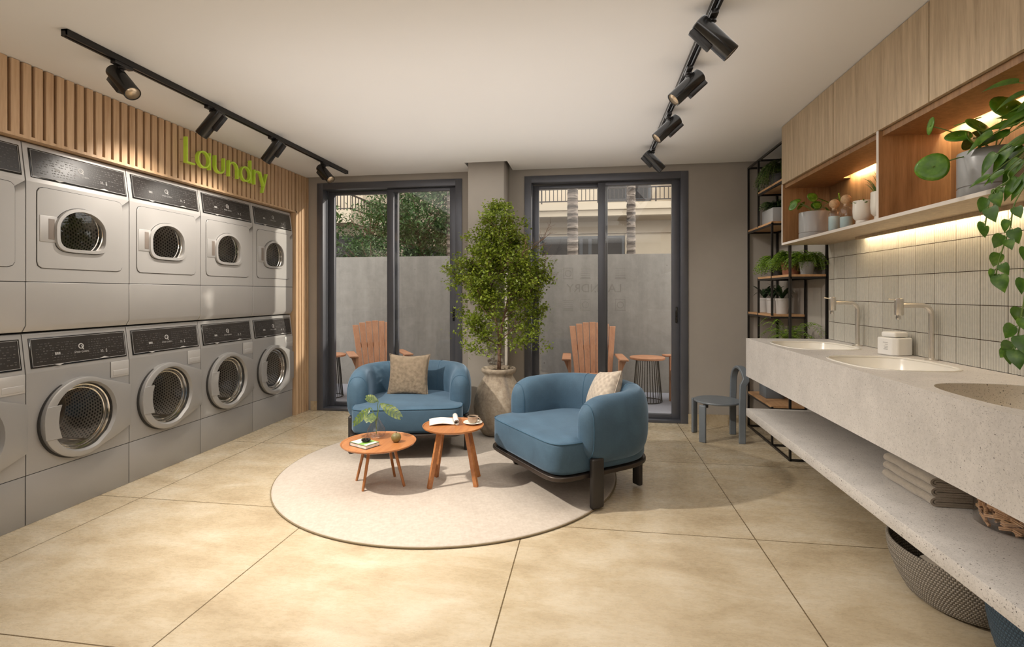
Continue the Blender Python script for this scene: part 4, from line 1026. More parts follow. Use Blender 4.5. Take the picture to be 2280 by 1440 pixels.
# ================================================================ rug
MB().lathe([(.0001, 0), (1.200, 0), (1.206, .004), (1.203, .011), (1.19, .013), (.0001, .013)], 128).build('rug', M['rug'], ang=60).location = (-1.02, 3.69, .0005)
rg = bpy.data.objects['rug']; tag(rg, 'large round beige rug under the armchairs and tables', 'rug')
MB().tube([(1.205 * math.cos(2 * PI * k / 160), 1.205 * math.sin(2 * PI * k / 160), .006) for k in range(160)], .0055, 6, closed=True).build('binding', M['rugedge'], rg)
RZ = .014
# ================================================================ blue armchair
def make_armchair():
    t = thing('armchair', '', 'armchair')
    def foot(sc=1.0, n=72):
        out = []
        for k in range(n):
            a = 2 * PI * k / n; c, s_ = math.cos(a), math.sin(a); e = 8.0 if s_ < 0 else 3.2
            out.append((.432 * sc * math.copysign(abs(c) ** (2 / e), c), .02 + (.445 if s_ < 0 else .40) * sc * math.copysign(abs(s_) ** (2 / e), s_)))
        return out
    # seat cushion: rounded block with a soft crown
    lev = [(.93, .205), (.975, .212), (1.0, .235), (1.0, .375), (.992, .392), (.968, .402)]
    vs = []; n = 72
    for f, z in lev: vs += [(x, y, z) for x, y in foot(f)]
    fs = [(q * n + i, q * n + (i + 1) % n, (q + 1) * n + (i + 1) % n, (q + 1) * n + i) for q in range(len(lev) - 1) for i in range(n)]
    base = len(vs)
    for f in (.8, .5, .2): vs += [(x, y, .402 + .020 * (1 - f ** 2)) for x, y in foot(f)]
    rows = [len(lev) - 1, len(lev), len(lev) + 1, len(lev) + 2]
    for q in (len(lev) - 1, len(lev), len(lev) + 1): fs += [(q * n + i, q * n + (i + 1) % n, (q + 1) * n + (i + 1) % n, (q + 1) * n + i) for i in range(n)]
    fs.append(tuple((len(lev) + 2) * n + i for i in range(n))); fs.append(tuple(range(n))[::-1])
    st = MB().add(vs, fs).build('seat', M['velvet'], t, ang=70)
    MB().tube([(x, y, .394) for x, y in foot(.996)], .0035, 6, closed=True).build('piping', M['piping'], st)
    # wrap-around shell swept along a U
    a_, b0, zc = .088, .200, .450
    path = []
    for k in range(9): path.append((-.418 + .010 * (1 - k / 8), -.235 + .26 * k / 8))
    for k in range(1, 30):
        an = PI - PI * k / 30; c, s_ = math.cos(an), math.sin(an); path.append((.418 * math.copysign(abs(c) ** (2 / 2.5), c), .025 + .345 * abs(s_) ** (2 / 2.5)))
    for k in range(9): path.append((.418 - .010 * (k / 8), .025 - .26 * k / 8))
    # resample evenly
    P = [Vector((x, y)) for x, y in path]; d = [0]
    for i in range(1, len(P)): d.append(d[-1] + (P[i] - P[i - 1]).length)
    Lt = d[-1]; S = []
    def at(s):
        for i in range(1, len(P)):
            if d[i] >= s: f = (s - d[i - 1]) / (d[i] - d[i - 1]); return P[i - 1].lerp(P[i], f)
        return P[-1]
    ss = [0, .004, .012, .025, .045, .07, .10] + [.10 + (Lt - .2) * k / 46 for k in range(1, 46)] + [Lt - x for x in (.10, .07, .045, .025, .012, .004, 0)]
    def section(s, grow=1.0, m=36):
        e = min(s, Lt - s); f = math.sqrt(max(0, 1 - (1 - min(1, e / .095)) ** 2)); fz = math.sqrt(max(0, 1 - (1 - min(1, e / .17)) ** 2))
        aa = max(.0005, a_ * f) * grow; lift = .022 * math.sin(PI * s / Lt); bb = (b0 - .135 * (1 - fz)) * grow + lift / 2; p = at(s); q = (at(min(Lt, s + .004)) - at(max(0, s - .004))); q.normalize(); nn = Vector((q.y, -q.x))
        out = []
        for k in range(m):
            an = 2 * PI * k / m; c, s_ = math.cos(an), math.sin(an)
            ux = math.copysign(abs(c) ** (2 / 2.5), c); uz = math.copysign(abs(s_) ** (2 / 2.7), s_)
            out.append((p.x + nn.x * aa * ux, p.y + nn.y * aa * ux, zc + lift / 2 + bb * uz))
        return out
    vs = []; m = 36
    for s in ss: vs += section(s)
    k_ = len(ss); fs = [(i * m + j, i * m + (j + 1) % m, (i + 1) * m + (j + 1) % m, (i + 1) * m + j) for i in range(k_ - 1) for j in range(m)] + [tuple(range(m)), tuple((k_ - 1) * m + j for j in range(m))]
    bk = MB().add(vs, fs).build('backrest', M['velvet'], t, ang=80)
    for s in (.050, Lt - .050, Lt * .36, Lt * .64): MB().tube(section(s, 1.0), .0026, 5, closed=True).build('piping', M['piping'], bk)
    # plinth board, bent metal ring, legs
    MB().ring(foot(1.022), foot(.86), .176, .204, 'z').ring(foot(.90), foot(.2), .184, .200, 'z').build('base_ring', M['bronze'], t, bevel=.007, seg=3)
    for sx in (-1, 1):
        x = sx * .463; MB().rbox(min(x - .020, x + .020), x + .020, -.195, -.105, 0, .300, .014, 3).build('leg', M['blackleg'], t)
        x = sx * .30; MB().rbox(x - .035, x + .035, .31, .345, 0, .180, .010, 2).build('leg', M['blackleg'], t)
    return t
ac = make_armchair(); ac.location = (-1.4875, 4.156, RZ); ac.rotation_euler = (0, 0, R(14.5)); tag(ac, 'blue velvet barrel armchair on the left, facing the camera, with a woven cushion', 'armchair', 'blue velvet barrel armchairs')
ad = copy_tree(ac); ad.location = (-.122, 3.563, RZ); ad.rotation_euler = (0, 0, R(-52)); tag(ad, 'blue velvet barrel armchair on the right, turned sideways, in front of the right door', 'armchair', 'blue velvet barrel armchairs')
def cushion(name, lab, mat, S, th, e=.13):
    t = thing(name, lab, 'cushion'); n = 26
    def f(side):
        def g(u, v):
            x, y = u * 2 - 1, v * 2 - 1; pin = 1 - e * (1 - abs(x) ** 2.0) * (abs(y) ** 4); pin2 = 1 - e * .8 * (1 - abs(y) ** 2) * (abs(x) ** 4)
            h = ((1 - x * x) * (1 - y * y)) ** .42 * th * (1 + .05 * math.sin(5 * x + 3 * y)); return (x * S * pin2, side * h, y * S * pin)
        return g
    b = MB().grid(f(1), n, n).grid(f(-1), n, n); b.build('cushion_cover', mat, t, ang=180)
    zz = MB(); P = []
    for k in range(n): P.append(f(0)(k / (n - 1), 0))
    for k in range(1, n): P.append(f(0)(1, k / (n - 1)))
    for k in range(n - 2, -1, -1): P.append(f(0)(k / (n - 1), 1))
    for k in range(n - 2, 0, -1): P.append(f(0)(0, k / (n - 1)))
    zz.tube(P, .0035, 5, closed=True).build('seam', mat, t); return t
c1 = cushion('cushion', 'square brown woven cushion upright in the left armchair', M['pillow'], .182, .055); c1.location = (-1.546, 4.25, .590); c1.rotation_euler = (R(-12), R(0), R(3))
c2 = cushion('cushion', 'beige striped cushion tucked in the right armchair', M['pillow2'], .175, .088, .04); c2.location = (.10, 3.69, .575); c2.rotation_euler = (R(-22), R(-10), R(-66))

# ================================================================ two round wooden tables
def table(lab, cx, cy, r, h, feet, sq, ang=0):
    t = thing('side_table', lab, 'table', (cx, cy, RZ), 0); h -= RZ
    MB().lathe([(.0001, h - .020), (r * .90, h - .020), (r * .975, h - .012), (r, h - .002), (r * .995, h), (r * .975, h - .001), (r * .95, h - .006), (.0001, h - .006)], 72).build('tabletop', M['tablewood'], t, ang=30)
    for fx, fy in feet:
        dx, dy = fx - cx, fy - cy; k = .58
        if sq: MB().bar([(dx, dy, 0), (dx * k, dy * k, h - .019)], .0145, .010, up=(dx, dy, 0)).build('leg', M['tablewood'], t, smooth=False)
        else: MB().tube([(dx, dy, 0), (dx * k, dy * k, h - .019)], [.0085, .0115], 12).build('leg', M['tablewood'], t)
    return t
table('low round cherry wood table with four thin legs, front left', -1.398, 3.268, .248, .305, [(-1.578, 3.314), (-1.453, 3.141), (-1.348, 3.426), (-1.217, 3.262)], False)
table('taller round cherry wood table with flat splayed legs, holding the cup', -.915, 3.385, .208, .405, [(-1.04, 3.249), (-.743, 3.325), (-.769, 3.513), (-1.06, 3.465)], True)
TZ1, TZ2 = .300, .400
# vase with monstera leaves
t = thing('glass_vase', 'small clear teardrop glass vase on the low table', 'vase', (-1.462, 3.375, TZ1))
MB().lathe([(.0001, .002), (.040, .002), (.058, .016), (.064, .036), (.058, .062), (.042, .090), (.026, .116), (.016, .136), (.0175, .142)], 40, open_top=True).build('vase_body', M['jarglass'], t, ang=60)
mo = thing('monstera_stems', 'three cut monstera leaves standing in the glass vase', 'leaves', (-1.462, 3.375, TZ1))
sb = MB(); lb = MB()
def split_leaf(b, base, d, up, L, W):
    d = Vector(d).normalized(); s = d.cross(Vector(up)).normalized(); u = s.cross(d); base = Vector(base); n = 7
    for sg_ in (1, -1):
        for k in range(n):
            t0, t1 = k / n, (k + .80) / n; w0 = W * math.sin(PI * (.10 + .86 * t0)) ** .7; w1 = W * math.sin(PI * (.10 + .86 * t1)) ** .7
            f = lambda t, w_, out: tuple(base + d * L * (t + .10 * out) + s * sg_ * w_ * out + u * (-.16 * L * t * t - .10 * W * out * out))
            b.add([f(t0, w0, 0), f(t0, w0, .5), f(t0 + .02, w0 * .92, 1), f(t1 + .02, w1 * .88, 1), f(t1, w1, .5), f(t1, w1, .12), f((k + 1) / n, w1, .12), f((k + 1) / n, w1, 0)], [(0, 1, 4, 5), (1, 2, 3, 4), (0, 5, 6, 7)])
for base, tip, d, up, L, W in (((.0, 0, .02), (-.035, -.01, .205), (-.75, -.25, -.55), (-.3, -.55, .8), .155, .062), ((0, 0, .02), (.030, .0, .235), (.80, .0, -.42), (.25, -.65, .8), .165, .045), ((0, 0, .02), (.010, .01, .250), (-.45, -.35, .25), (.1, -.8, .6), .085, .034), ((0, 0, .02), (-.02, -.02, .17), (.1, -.9, -.35), (0, .2, 1), .085, .045)):
    sb.tube([tuple(p) for p in bez(base, (base[0], base[1], .15), tip, 8)], .0024, 6); split_leaf(lb, tip, d, up, L, W)
lb.build('leaf_blades', M['monstera'], mo, ang=180); sb.build('stems', M['stem'], mo)
# book, dish, gourd
bk = thing('book', 'thick book with a green and white cover on the low table', 'book', (-1.458, 3.178, TZ1), R(-26))
MB().rbox(-.081, .081, -.056, .056, .0, .0025, .001, 1).rbox(-.081, .081, -.056, .056, .0205, .023, .001, 1).box(-.081, -.078, -.056, .056, .001, .022).build('cover', M['darkpot'], bk)
MB().box(-.078, .079, -.054, .054, .0026, .0204).build('pages', M['paper'], bk, smooth=False)
MB().box(-.080, .080, -.055, .055, .0231, .0236).build('cover_print', M['bookgreen'], bk, smooth=False); MB().box(-.075, .0, -.05, .05, .0237, .0240).box(.05, .077, -.05, .045, .0237, .0240).build('cover_print', M['white'], bk, smooth=False)
ds = thing('small_dish', 'small dark beaded dish lying on the book', 'dish', (-1.452, 3.186, TZ1 + .0241)); MB().lathe([(.0001, 0), (.022, 0), (.031, .009), (.029, .010), (.020, .003), (.0001, .003)], 24).build('dish_body', M['blackgloss'], ds)
bb = MB()
for k in range(11): a = 2 * PI * k / 11; bb.lathe([(.0001, -.006), (.005, -.004), (.0065, 0), (.005, .004), (.0001, .006)], 8, T(.024 * math.cos(a), .021 * math.sin(a), .0135))
bb.build('beads', M['blackgloss'], ds)
gd = thing('gourd', 'small round brown gourd with a stub stem on the low table', 'gourd', (-1.283, 3.285, TZ1 + .0005)); MB().lathe([(.0001, .002), (.016, .0), (.028, .012), (.0335, .030), (.029, .047), (.016, .057), (.0001, .058)], 28).build('fruit', M['gourd'], gd, ang=180)
MB().tube([(0, 0, .056), (.002, 0, .066)], [.004, .003], 8).build('stem', M['bark'], gd)
# magazine
mg = thing('magazine', 'open magazine with a rolled page on the taller table', 'magazine', (-.985, 3.455, TZ2), R(18))
def page(u, v): return (-.115 + .17 * u, -.085 + .17 * v, .004 + .010 * math.sin(PI * min(1, u * 1.05)) + .002 * math.sin(9 * v))
MB().grid(page, 16, 10).build('open_pages', M['paper'], mg, ang=180, solid=.005)
rp = MB()
sp_ = []
for k in range(28): a = R(-90 + 22 * k); r_ = .010 + .010 * (1 - k / 27); sp_.append((r_ * math.cos(a), .022 + r_ * math.sin(a)))
rp.grid(lambda u, v: (.066 + sp_[int(u * 27)][0], -.10 + .20 * v, sp_[int(u * 27)][1] - .0005), 28, 6); rp.build('rolled_page', M['paper'], mg, ang=180, solid=.0012)
# cup and saucer
cp = thing('coffee_cup', 'brown striped coffee cup on its saucer on the taller table', 'cup', (-.793, 3.448, TZ2 + .0105))
MB().lathe([(.0001, 0), (.022, 0), (.024, .004), (.034, .016), (.037, .046), (.0355, .0465), (.033, .018), (.0001, .008)], 32).build('cup_body', M['cup'], cp, ang=50)
MB().tube([(.034 + .020 * math.cos(R(a)), -.010, .026 + .015 * math.sin(R(a))) for a in range(-100, 101, 20)], .003, 8).build('handle', M['cup'], cp)
MB().lathe([(.0001, .036), (.034, .036)], 24).build('coffee', M['bark'], cp)
sc = thing('saucer', 'glossy saucer under the coffee cup', 'saucer', (-.793, 3.448, TZ2 - .0055)); MB().lathe([(.0001, 0), (.036, 0), (.040, .003), (.066, .013), (.064, .015), (.036, .006), (.0001, .006)], 36).build('saucer_body', M['offwhite'], sc, ang=50)
sc.location.z = TZ2 - .0005; cp.location.z = TZ2 + .006

# ================================================================ potted tree
tx, ty = -.820, 4.620
t = thing('potted_tree', 'small leafy tree in a big aged clay pot before the pier', 'potted tree', (tx, ty, .0135))
MB().lathe([(.0001, 0), (.125, 0), (.150, .010), (.195, .075), (.222, .17), (.231, .25), (.222, .33), (.195, .42), (.155, .49), (.133, .525), (.130, .545), (.150, .562), (.159, .578), (.159, .596), (.150, .604), (.138, .600), (.130, .585), (.126, .55), (.0001, .545)], 64).build('pot', M['clay'], t, ang=60)
MB().lathe([(.0001, .575), (.131, .570)], 24).build('soil', M['soil'], t)
rr = random.Random(21); tw = MB(); tl_ = MB()
def env(z):
    # crown half width as a function of height
    pts = [(.72, .22), (.80, .40), (.95, .42), (1.2, .43), (1.5, .42), (1.62, .36), (1.8, .27), (1.95, .19), (2.06, .12), (2.13, .03)]
    if z <= pts[0][0]: return pts[0][1] * max(0, (z - .62) / .1)
    for (a, b), (c, d) in zip(pts, pts[1:]):
        if z <= c: return b + (d - b) * (z - a) / (c - a)
    return 0
tips = []
def branch(p, d, L, r, lev):
    n = 5; pts = [p]; dd = Vector(d).normalized()
    for k in range(n):
        dd = (dd + Vector((rr.uniform(-.16, .16), rr.uniform(-.16, .16), rr.uniform(-.02, .14)))).normalized(); pts.append(pts[-1] + dd * L / n)
    tw.tube([tuple(q) for q in pts], [r * (1 - .55 * k / n) for k in range(n + 1)], 7 if lev < 2 else 4)
    if lev >= 3: tips.append((pts, dd)); return
    m = {0: 9, 1: 7, 2: 5}[lev]
    for k in range(m):
        f = .25 + .75 * (k + rr.random()) / m; i = min(n - 1, int(f * n)); q = pts[i].lerp(pts[i + 1], f * n - i)
        a = rr.uniform(0, 2 * PI); perp = dd.orthogonal().normalized(); perp = Matrix.Rotation(a, 3, dd) @ perp
        nd = (dd * rr.uniform(.35, .8) + perp * rr.uniform(.6, 1.0) + Vector((0, 0, .2))).normalized(); branch(q, nd, L * rr.uniform(.36, .52), r * .5, lev + 1)
    tips.append((pts[-3:], dd))
tw.tube([(0, 0, .54), (.005, 0, .68), (.010, 0, .80), (.014, 0, .835)], [.020, .017, .0155, .015], 10)
branch(Vector((.012, 0, .825)), (-.10, .02, 1), .68, .011, 0)
branch(Vector((.012, 0, .825)), (.10, -.03, 1), .86, .012, 0)
branch(Vector((.012, 0, .80)), (-.75, -.08, .42), .34, .006, 1)
branch(Vector((.014, 0, .86)), (.62, .08, .45), .42, .007, 1)
branch(Vector((.05, 0, 1.05)), (.75, .0, .5), .42, .006, 1)
branch(Vector((-.05, 0, 1.05)), (-.75, .05, .6), .46, .006, 1)
branch(Vector((-.06, 0, 1.25)), (-.9, .0, .45), .44, .006, 1)
branch(Vector((.08, 0, 1.25)), (.9, -.05, .5), .42, .006, 1)
tw.build('trunk', M['bark'], t, ang=180)
cnt = 0
def okp(q):
    e = env(q.z) * (1.0 + .12 * math.sin(7 * q.z + 3 * math.atan2(q.y, q.x)))
    return (q.x / max(e, .01)) ** 2 + (q.y / max(.30 * e / .43 + .02, .01)) ** 2 < 1.5 and q.y < .27
def putleaf(q):
    d = Vector((rr.gauss(0, 1), rr.gauss(0, 1), rr.gauss(-.1, .7))); L = rr.uniform(.020, .037)
    quadleaf(tl_, q, d, (rr.gauss(0, .5), rr.gauss(0, .5), 1), L, L * .68)
for pts, dd in tips:
    for k in range(15):
        q = Vector(pts[rr.randrange(len(pts))]) + Vector((rr.gauss(0, .020), rr.gauss(0, .020), rr.gauss(0, .020)))
        if okp(q): putleaf(q); cnt += 1
# clumps filling the crown, denser than the twigs alone
for c_ in range(300):
    z = rr.uniform(.76, 2.10); e = env(z); a = rr.uniform(0, 2 * PI); r_ = e * math.sqrt(rr.uniform(.12, 1)); q0 = Vector((r_ * math.cos(a) * .95, r_ * math.sin(a) * .62, z))
    for k in range(24):
        q = q0 + Vector((rr.gauss(0, .030), rr.gauss(0, .030), rr.gauss(0, .026)))
        if q.y < .28: putleaf(q)
for x0, z0, sx in ((-.47, 1.50, .03), (-.44, 1.36, .03), (.45, 1.55, .03), (.47, 1.42, .03), (.40, .80, .05), (-.36, .92, .05), (.36, 1.66, .03), (-.30, 1.80, .03), (.24, 1.92, .03)):
    for k in range(55): putleaf(Vector((x0 + rr.gauss(0, sx), rr.gauss(0, .05), z0 + rr.gauss(0, .03))))
tl_.build('foliage', M['ficus'], t, ang=180, smooth=False)

# ================================================================ grey wooden chair by the right door
t = thing('wooden_chair', 'small grey stained wooden chair with round seat and arched back by the right door', 'chair', (1.135, 4.81, 0))
MB().lathe([(.0001, .325), (.185, .325), (.198, .330), (.200, .337), (.196, .345), (.0001, .347)], 56).build('seat', M['stool'], t, ang=40)
for dx, dy, rz in ((-.165, .170, 35), (-.160, -.160, -35)):
    MB().rbox(-.030, .030, -.013, .013, 0, .324, .009, 3, T(dx, dy, 0) @ Rz(R(rz))).build('leg', M['stool'], t)
P = [(.170, .148, 0), (.170, .148, .3), (.176, .148, .50)] + [(.178 + .002 * k, .0 + .148 * math.cos(R(a)), .515 + .125 * math.sin(R(a))) for k, a in enumerate(range(8, 173, 12))] + [(.176, -.148, .50), (.170, -.148, .3), (.170, -.148, 0)]
MB().tube([p for p in P], 0, 4, up=(1, 0, 0), flat=(.028, .013)).build('back_frame', M['stool'], t, bevel=.006, seg=2)
b = MB()
for dy in (.15, -.15): b.tube([(.17, dy * .7, .333), (.17, dy, .333)], .008, 8)
for dx, dy in ((-.145, .15), (-.14, -.14)): b.rbox(dx - .012, dx + .030, dy - .012, dy + .012, .300, .326, .004)
b.build('bracket', M['blackgloss'], t)

# ================================================================ track lighting
def spot(lab, x, y, dirx, diry, dirz, power, rail_z=2.545, angle=95, blend=.9, roll=0, aim=None):
    t = thing('track_spotlight', lab, 'spotlight', (x, y, 0), 0, None)
    MB().rbox(-.016, .016, -.055, .055, rail_z - .022, rail_z, .003).build('track_adapter', M['black'], t)
    MB().lathe([(.0001, 0), (.018, 0), (.018, -.010), (.009, -.014), (.009, -.045), (.0001, -.045)], 16, T(0, 0, rail_z - .022)).build('swivel', M['black'], t)
    d = Vector((dirx, diry, dirz)).normalized(); o = Vector((0, 0, rail_z - .095)) - d * .035
    Mx = T(*o) @ d.to_track_quat('Z', 'X').to_matrix().to_4x4()
    b = MB().lathe([(.0001, -.055), (.036, -.055), (.041, -.050), (.041, .150), (.0395, .152), (.036, .150), (.036, .090), (.0001, .085)], 40, Mx); hd = b.build('lamp_head', M['blackgloss'], t, ang=40)
    MB().lathe([(.0355, .149), (.030, .125), (.020, .10), (.0001, .09)], 32, Mx).build('reflector', M['lampin'], hd, ang=180)
    # ballast box along the outside of the barrel, on the lower side
    dn = Vector((0, 0, -1)); side = Mx.to_3x3().inverted() @ dn; an = math.atan2(side.y, side.x) + roll
    MB().rbox(.036, .062, -.017, .017, -.050, .070, .004, 2, Mx @ Rz(an)).build('driver_box', M['black'], hd)
    p = Mx @ Vector((0, 0, .158))
    l = lamp('spot_light', 'SPOT', (x + p.x, y + p.y, p.z), power, WARM, aim or d, spot_size=R(angle), spot_blend=blend, shadow_soft_size=.035)
    return t
def track(lab, x, y0, y1):
    t = thing('lighting_track', lab, 'track', (x, y0, CZ)); MB().box(-.018, -.006, 0, y1 - y0, -.034, -.001).box(.006, .018, 0, y1 - y0, -.034, -.001).box(-.018, .018, 0, y1 - y0, -.010, -.001).box(-.018, .018, 0, .004, -.034, -.001).box(-.018, .018, y1 - y0 - .004, y1 - y0, -.034, -.001).build('rail', M['black'], t, smooth=False, bevel=.001, seg=1)
    b = MB()
    for xx in (-.0055, .0045): b.box(xx, xx + .001, .01, y1 - y0 - .01, -.026, -.022)
    b.build('conductor', M['chrome'], t, smooth=False)
track('long black ceiling track above the washing machines', -2.505, 2.12, 5.03)
track('long black ceiling track on the right side of the ceiling', .545, 1.2, 4.93)
XL, XR = -2.505, .545
spot('black track spotlight nearest on the left track, aimed into the room', XL, 2.43, .62, -.12, -.62, 350, angle=104, aim=(.50, .32, -.85))
spot('black track spotlight second on the left track, aimed at the sign', XL, 3.10, -.62, -.05, -.72, 36)
spot('black track spotlight third on the left track, aimed at the slats', XL, 3.78, -.58, -.05, -.76, 36)
spot('black track spotlight farthest on the left track, near the left door', XL, 4.58, .62, -.25, -.60, 30, angle=110)
spot('black track spotlight nearest on the right track, aimed at the counter', XR, 2.40, .68, .03, -.70, 7)
spot('black track spotlight second on the right track, aimed left', XR, 2.96, -.66, -.12, -.62, 30, angle=110)
spot('black track spotlight third on the right track, aimed left', XR, 3.68, -.66, -.12, -.62, 30, angle=110)
spot('black track spotlight farthest on the right track, aimed at the rack', XR, 4.57, .66, .03, -.72, 20)
# ================================================================ outside
structure(MB().box(-5.5, 4.5, 5.46, 7.0, -.14, -.02).build('floor_patio', M['patio'], smooth=False)); bpy.data.objects['floor_patio'].name = 'floor'
cw = MB().box(-6, 5, 7.0, 7.18, -.1, 1.82).build('concrete_wall', M['concrete'], smooth=False); tag(cw, 'grey stained concrete garden wall behind the patio', 'wall')
gd = MB().box(-14, 10, 7.18, 16, -.2, .3).build('garden_ground', M['soil'], smooth=False); tag(gd, 'dark garden soil behind the concrete wall', 'ground')
def adirondack():
    t = thing('adirondack_chair', '', 'garden chair')
    # local: faces -y, width x
    n = 7; fb = MB()
    for k in range(n):
        f = (k - (n - 1) / 2) / ((n - 1) / 2); xb, xt = f * .205, f * .265; hh = .985 - .055 * f * f; yb, yt = .16, .44; zb = .30
        w0, w1 = .031, .0415
        M4 = [(xb - w0, yb, zb), (xb + w0, yb, zb), (xt + w1, yt, hh), (xt - w1, yt, hh)]
        vs = M4 + [(x, y + .018, z) for x, y, z in M4]
        sb_ = MB().add(vs, [(0, 1, 2, 3), (7, 6, 5, 4), (0, 4, 5, 1), (1, 5, 6, 2), (2, 6, 7, 3), (3, 7, 4, 0)]); sb_.build('back_slat', M['adir'], t, smooth=False, bevel=.006)
    MB().rbox(-.27, .27, .34, .365, .62, .69, .006).rbox(-.24, .24, .20, .225, .30, .37, .006).build('back_brace', M['adir'], t)
    for k in range(5):
        y = -.30 + .105 * k; MB().rbox(-.27, .27, y, y + .092, .385 - .020 * k, .405 - .020 * k, .005, 2).build('seat_slat', M['adir'], t)
    MB().rbox(-.27, .27, -.318, -.300, .28, .40, .005).build('front_apron', M['adir'], t)
    for s in (-1, 1):
        MB().prism([(-.36, .565), (-.36, .59), (.42, .57), (.42, .545)], s * .34 - .055, s * .34 + .055, 'x').build('armrest', M['adir'], t, bevel=.01, seg=2)
        MB().rbox(s * .300 - .018, s * .300 + .018, -.30, -.20, 0, .566, .006).prism([(s * .318, .43), (s * .375, .566), (s * .318, .566)] if s > 0 else [(s * .318, .43), (s * .318, .566), (s * .375, .566)], -.27, -.235, 'y').build('leg', M['adir'], t)
        MB().prism([(-.30, .33), (-.30, .40), (.22, .32), (.50, .06), (.50, 0), (.40, 0)], s * .272 - .015, s * .272 + .015, 'x').build('leg', M['adir'], t, smooth=False)
    return t
a0 = adirondack(); a0.scale = (.96, .96, .96)
for k, (x, y, rz, lab) in enumerate(((.055, 6.25, 2, 'cedar adirondack chair behind the right sliding door'), (-2.66, 6.22, 30, 'cedar adirondack chair behind the left sliding door'), (1.33, 6.28, -72, 'cedar adirondack chair cut off by the right door frame'))):
    a = a0 if k == 0 else copy_tree(a0); a.location = (x, y, -.02); a.rotation_euler = (0, 0, R(rz)); tag(a, lab, 'garden chair', 'cedar adirondack chairs on the patio')
def drumtable(loc_, lab):
    t = thing('patio_table', lab, 'table', loc_)
    MB().lathe([(.0001, .515), (.205, .515), (.210, .520), (.210, .538), (.205, .542), (.0001, .542)], 48).build('tabletop', M['adir'], t, ang=40)
    n = 30
    for k in range(n):
        a = 2 * PI * k / n; MB().tube([(.13 * math.cos(a), .13 * math.sin(a), .514), (.175 * math.cos(a), .175 * math.sin(a), .006)], .0042, 6).build('wire', M['black'], t)
    for r_, z in ((.13, .51), (.175, .008)): MB().tube([(r_ * math.cos(2 * PI * k / 48), r_ * math.sin(2 * PI * k / 48), z) for k in range(48)], .006, 6, closed=True).build('ring', M['black'], t)
drumtable((.700, 6.42, -.02), 'wire drum side table with wood top outside the right door')
drumtable((-3.28, 6.10, -.02), 'wire drum side table at the left edge of the left door')

# building across the garden
FY = 14.0
h = thing('building', 'cream stucco house with balcony and railing across the garden', 'building', (0, FY, 0))
def hl(b): b.v = [(x, y - FY, z) for x, y, z in b.v]; return b
hl(MB().box(-9.0, 9.0, FY, FY + 1.5, 0, 7.5)).build('wall', M['stucco'], h, smooth=False)
hl(MB().box(-4.0, 9.0, FY - .12, FY, 2.89, 3.5)).build('wall_band', M['stuccoshade'], h, smooth=False)  # upper wall strip, its shade painted in by the darker stucco
k = (13 / 14.0); z_ = lambda z: 1.3 + (z - 1.3) * k
bz0, bzm, bz1 = z_(3.36), z_(3.53), z_(3.717)
hl(MB().prism([(FY, bz0), (13.06, bz0), (13.0, bz0 + .02), (13.0, bzm), (12.93, bzm + .01), (12.93, bz1), (FY, bz1)], -4.2, 9.0, 'x')).build('balcony_slab', M['stucco'], h, smooth=False)
ra = MB(); ra.box(-4.1, 8.5, 12.95, 12.99, z_(4.10), z_(4.10) + .03).box(-4.1, 8.5, 12.955, 12.985, bz1 + .05, bz1 + .075)
hl(ra).build('railing', M['railing'], h, smooth=False)
x = -2.2; i = 0
while x < 3.4:
    big = i % 7 == 3; w_ = .017 if big else .009
    hl(MB().box(x - w_, x + w_, 12.96, 12.98, bz1 + (0 if big else .06), z_(4.10))).build('baluster', M['railing'], h, smooth=False); x += .1005; i += 1
def window(x0, x1, z0, z1, mull, frame='winframe'):
    w_ = hl(MB().ring([(x0, z0), (x1, z0), (x1, z1), (x0, z1)], [(x0 + .07, z0 + .07), (x1 - .07, z0 + .07), (x1 - .07, z1 - .07), (x0 + .07, z1 - .07)], FY - .02, FY + .03, 'y')); 
    for m in mull: w_.box(m - .045, m + .045, 0 - .02, .03, z0 + .07, z1 - .07)
    wo = w_.build('window', M[frame], h, smooth=False); hl(MB().box(x0 + .05, x1 - .05, FY - .006, FY - .002, z0 + .05, z1 - .05)).build('pane', M['winglass'], wo, smooth=False)
window(-1.34, .935, 1.2, 2.835, (-.22, .02))
window(-5.5, -3.4, 1.2, 2.6, (-4.4,))
window(.40, 1.62, 3.75, 6.0, (1.0,)); window(-8.5, -6.2, 3.75, 6.0, (-7.4,))
for a, c in ((-1.45, -1.36), (.95, 1.05)): hl(MB().box(a, c, FY - .05, FY, 1.2, 2.87)).build('window_trim', M['stucco'], h, smooth=False)
hl(MB().box(2.17, 2.32, 12.9, FY, z_(3.6), z_(3.6) + 3.2)).build('balcony_pillar', M['stucco'], h, smooth=False)
# the left wing, closer, with its own balcony corner
g = thing('building', 'beige house wing with railed balcony corner seen through the left door', 'building', (-4.9, 10, 0))
def gl(b): b.v = [(x + 4.9, y - 10, z) for x, y, z in b.v]; return b
gl(MB().box(-9, -4.95, 10.7, 13.2, 0, 6.5)).build('wall', M['stucco'], g, smooth=False)
gl(MB().box(-9, -4.88, 10.0, 13.2, 2.762, 3.023)).build('balcony_slab', M['stucco'], g, smooth=False)
gl(MB().box(-9, -4.88, 10.02, 10.05, 3.33, 3.36).box(-4.92, -4.89, 10.02, 13.2, 3.33, 3.36).box(-9, -4.88, 10.02, 10.05, 3.05, 3.07).box(-4.92, -4.89, 10.02, 13.2, 3.05, 3.07)).build('railing', M['railing'], g, smooth=False)
for k in range(12): gl(MB().box(-5.74 + .075 * k, -5.725 + .075 * k, 10.03, 10.045, 3.02, 3.34)).build('baluster', M['railing'], g, smooth=False)
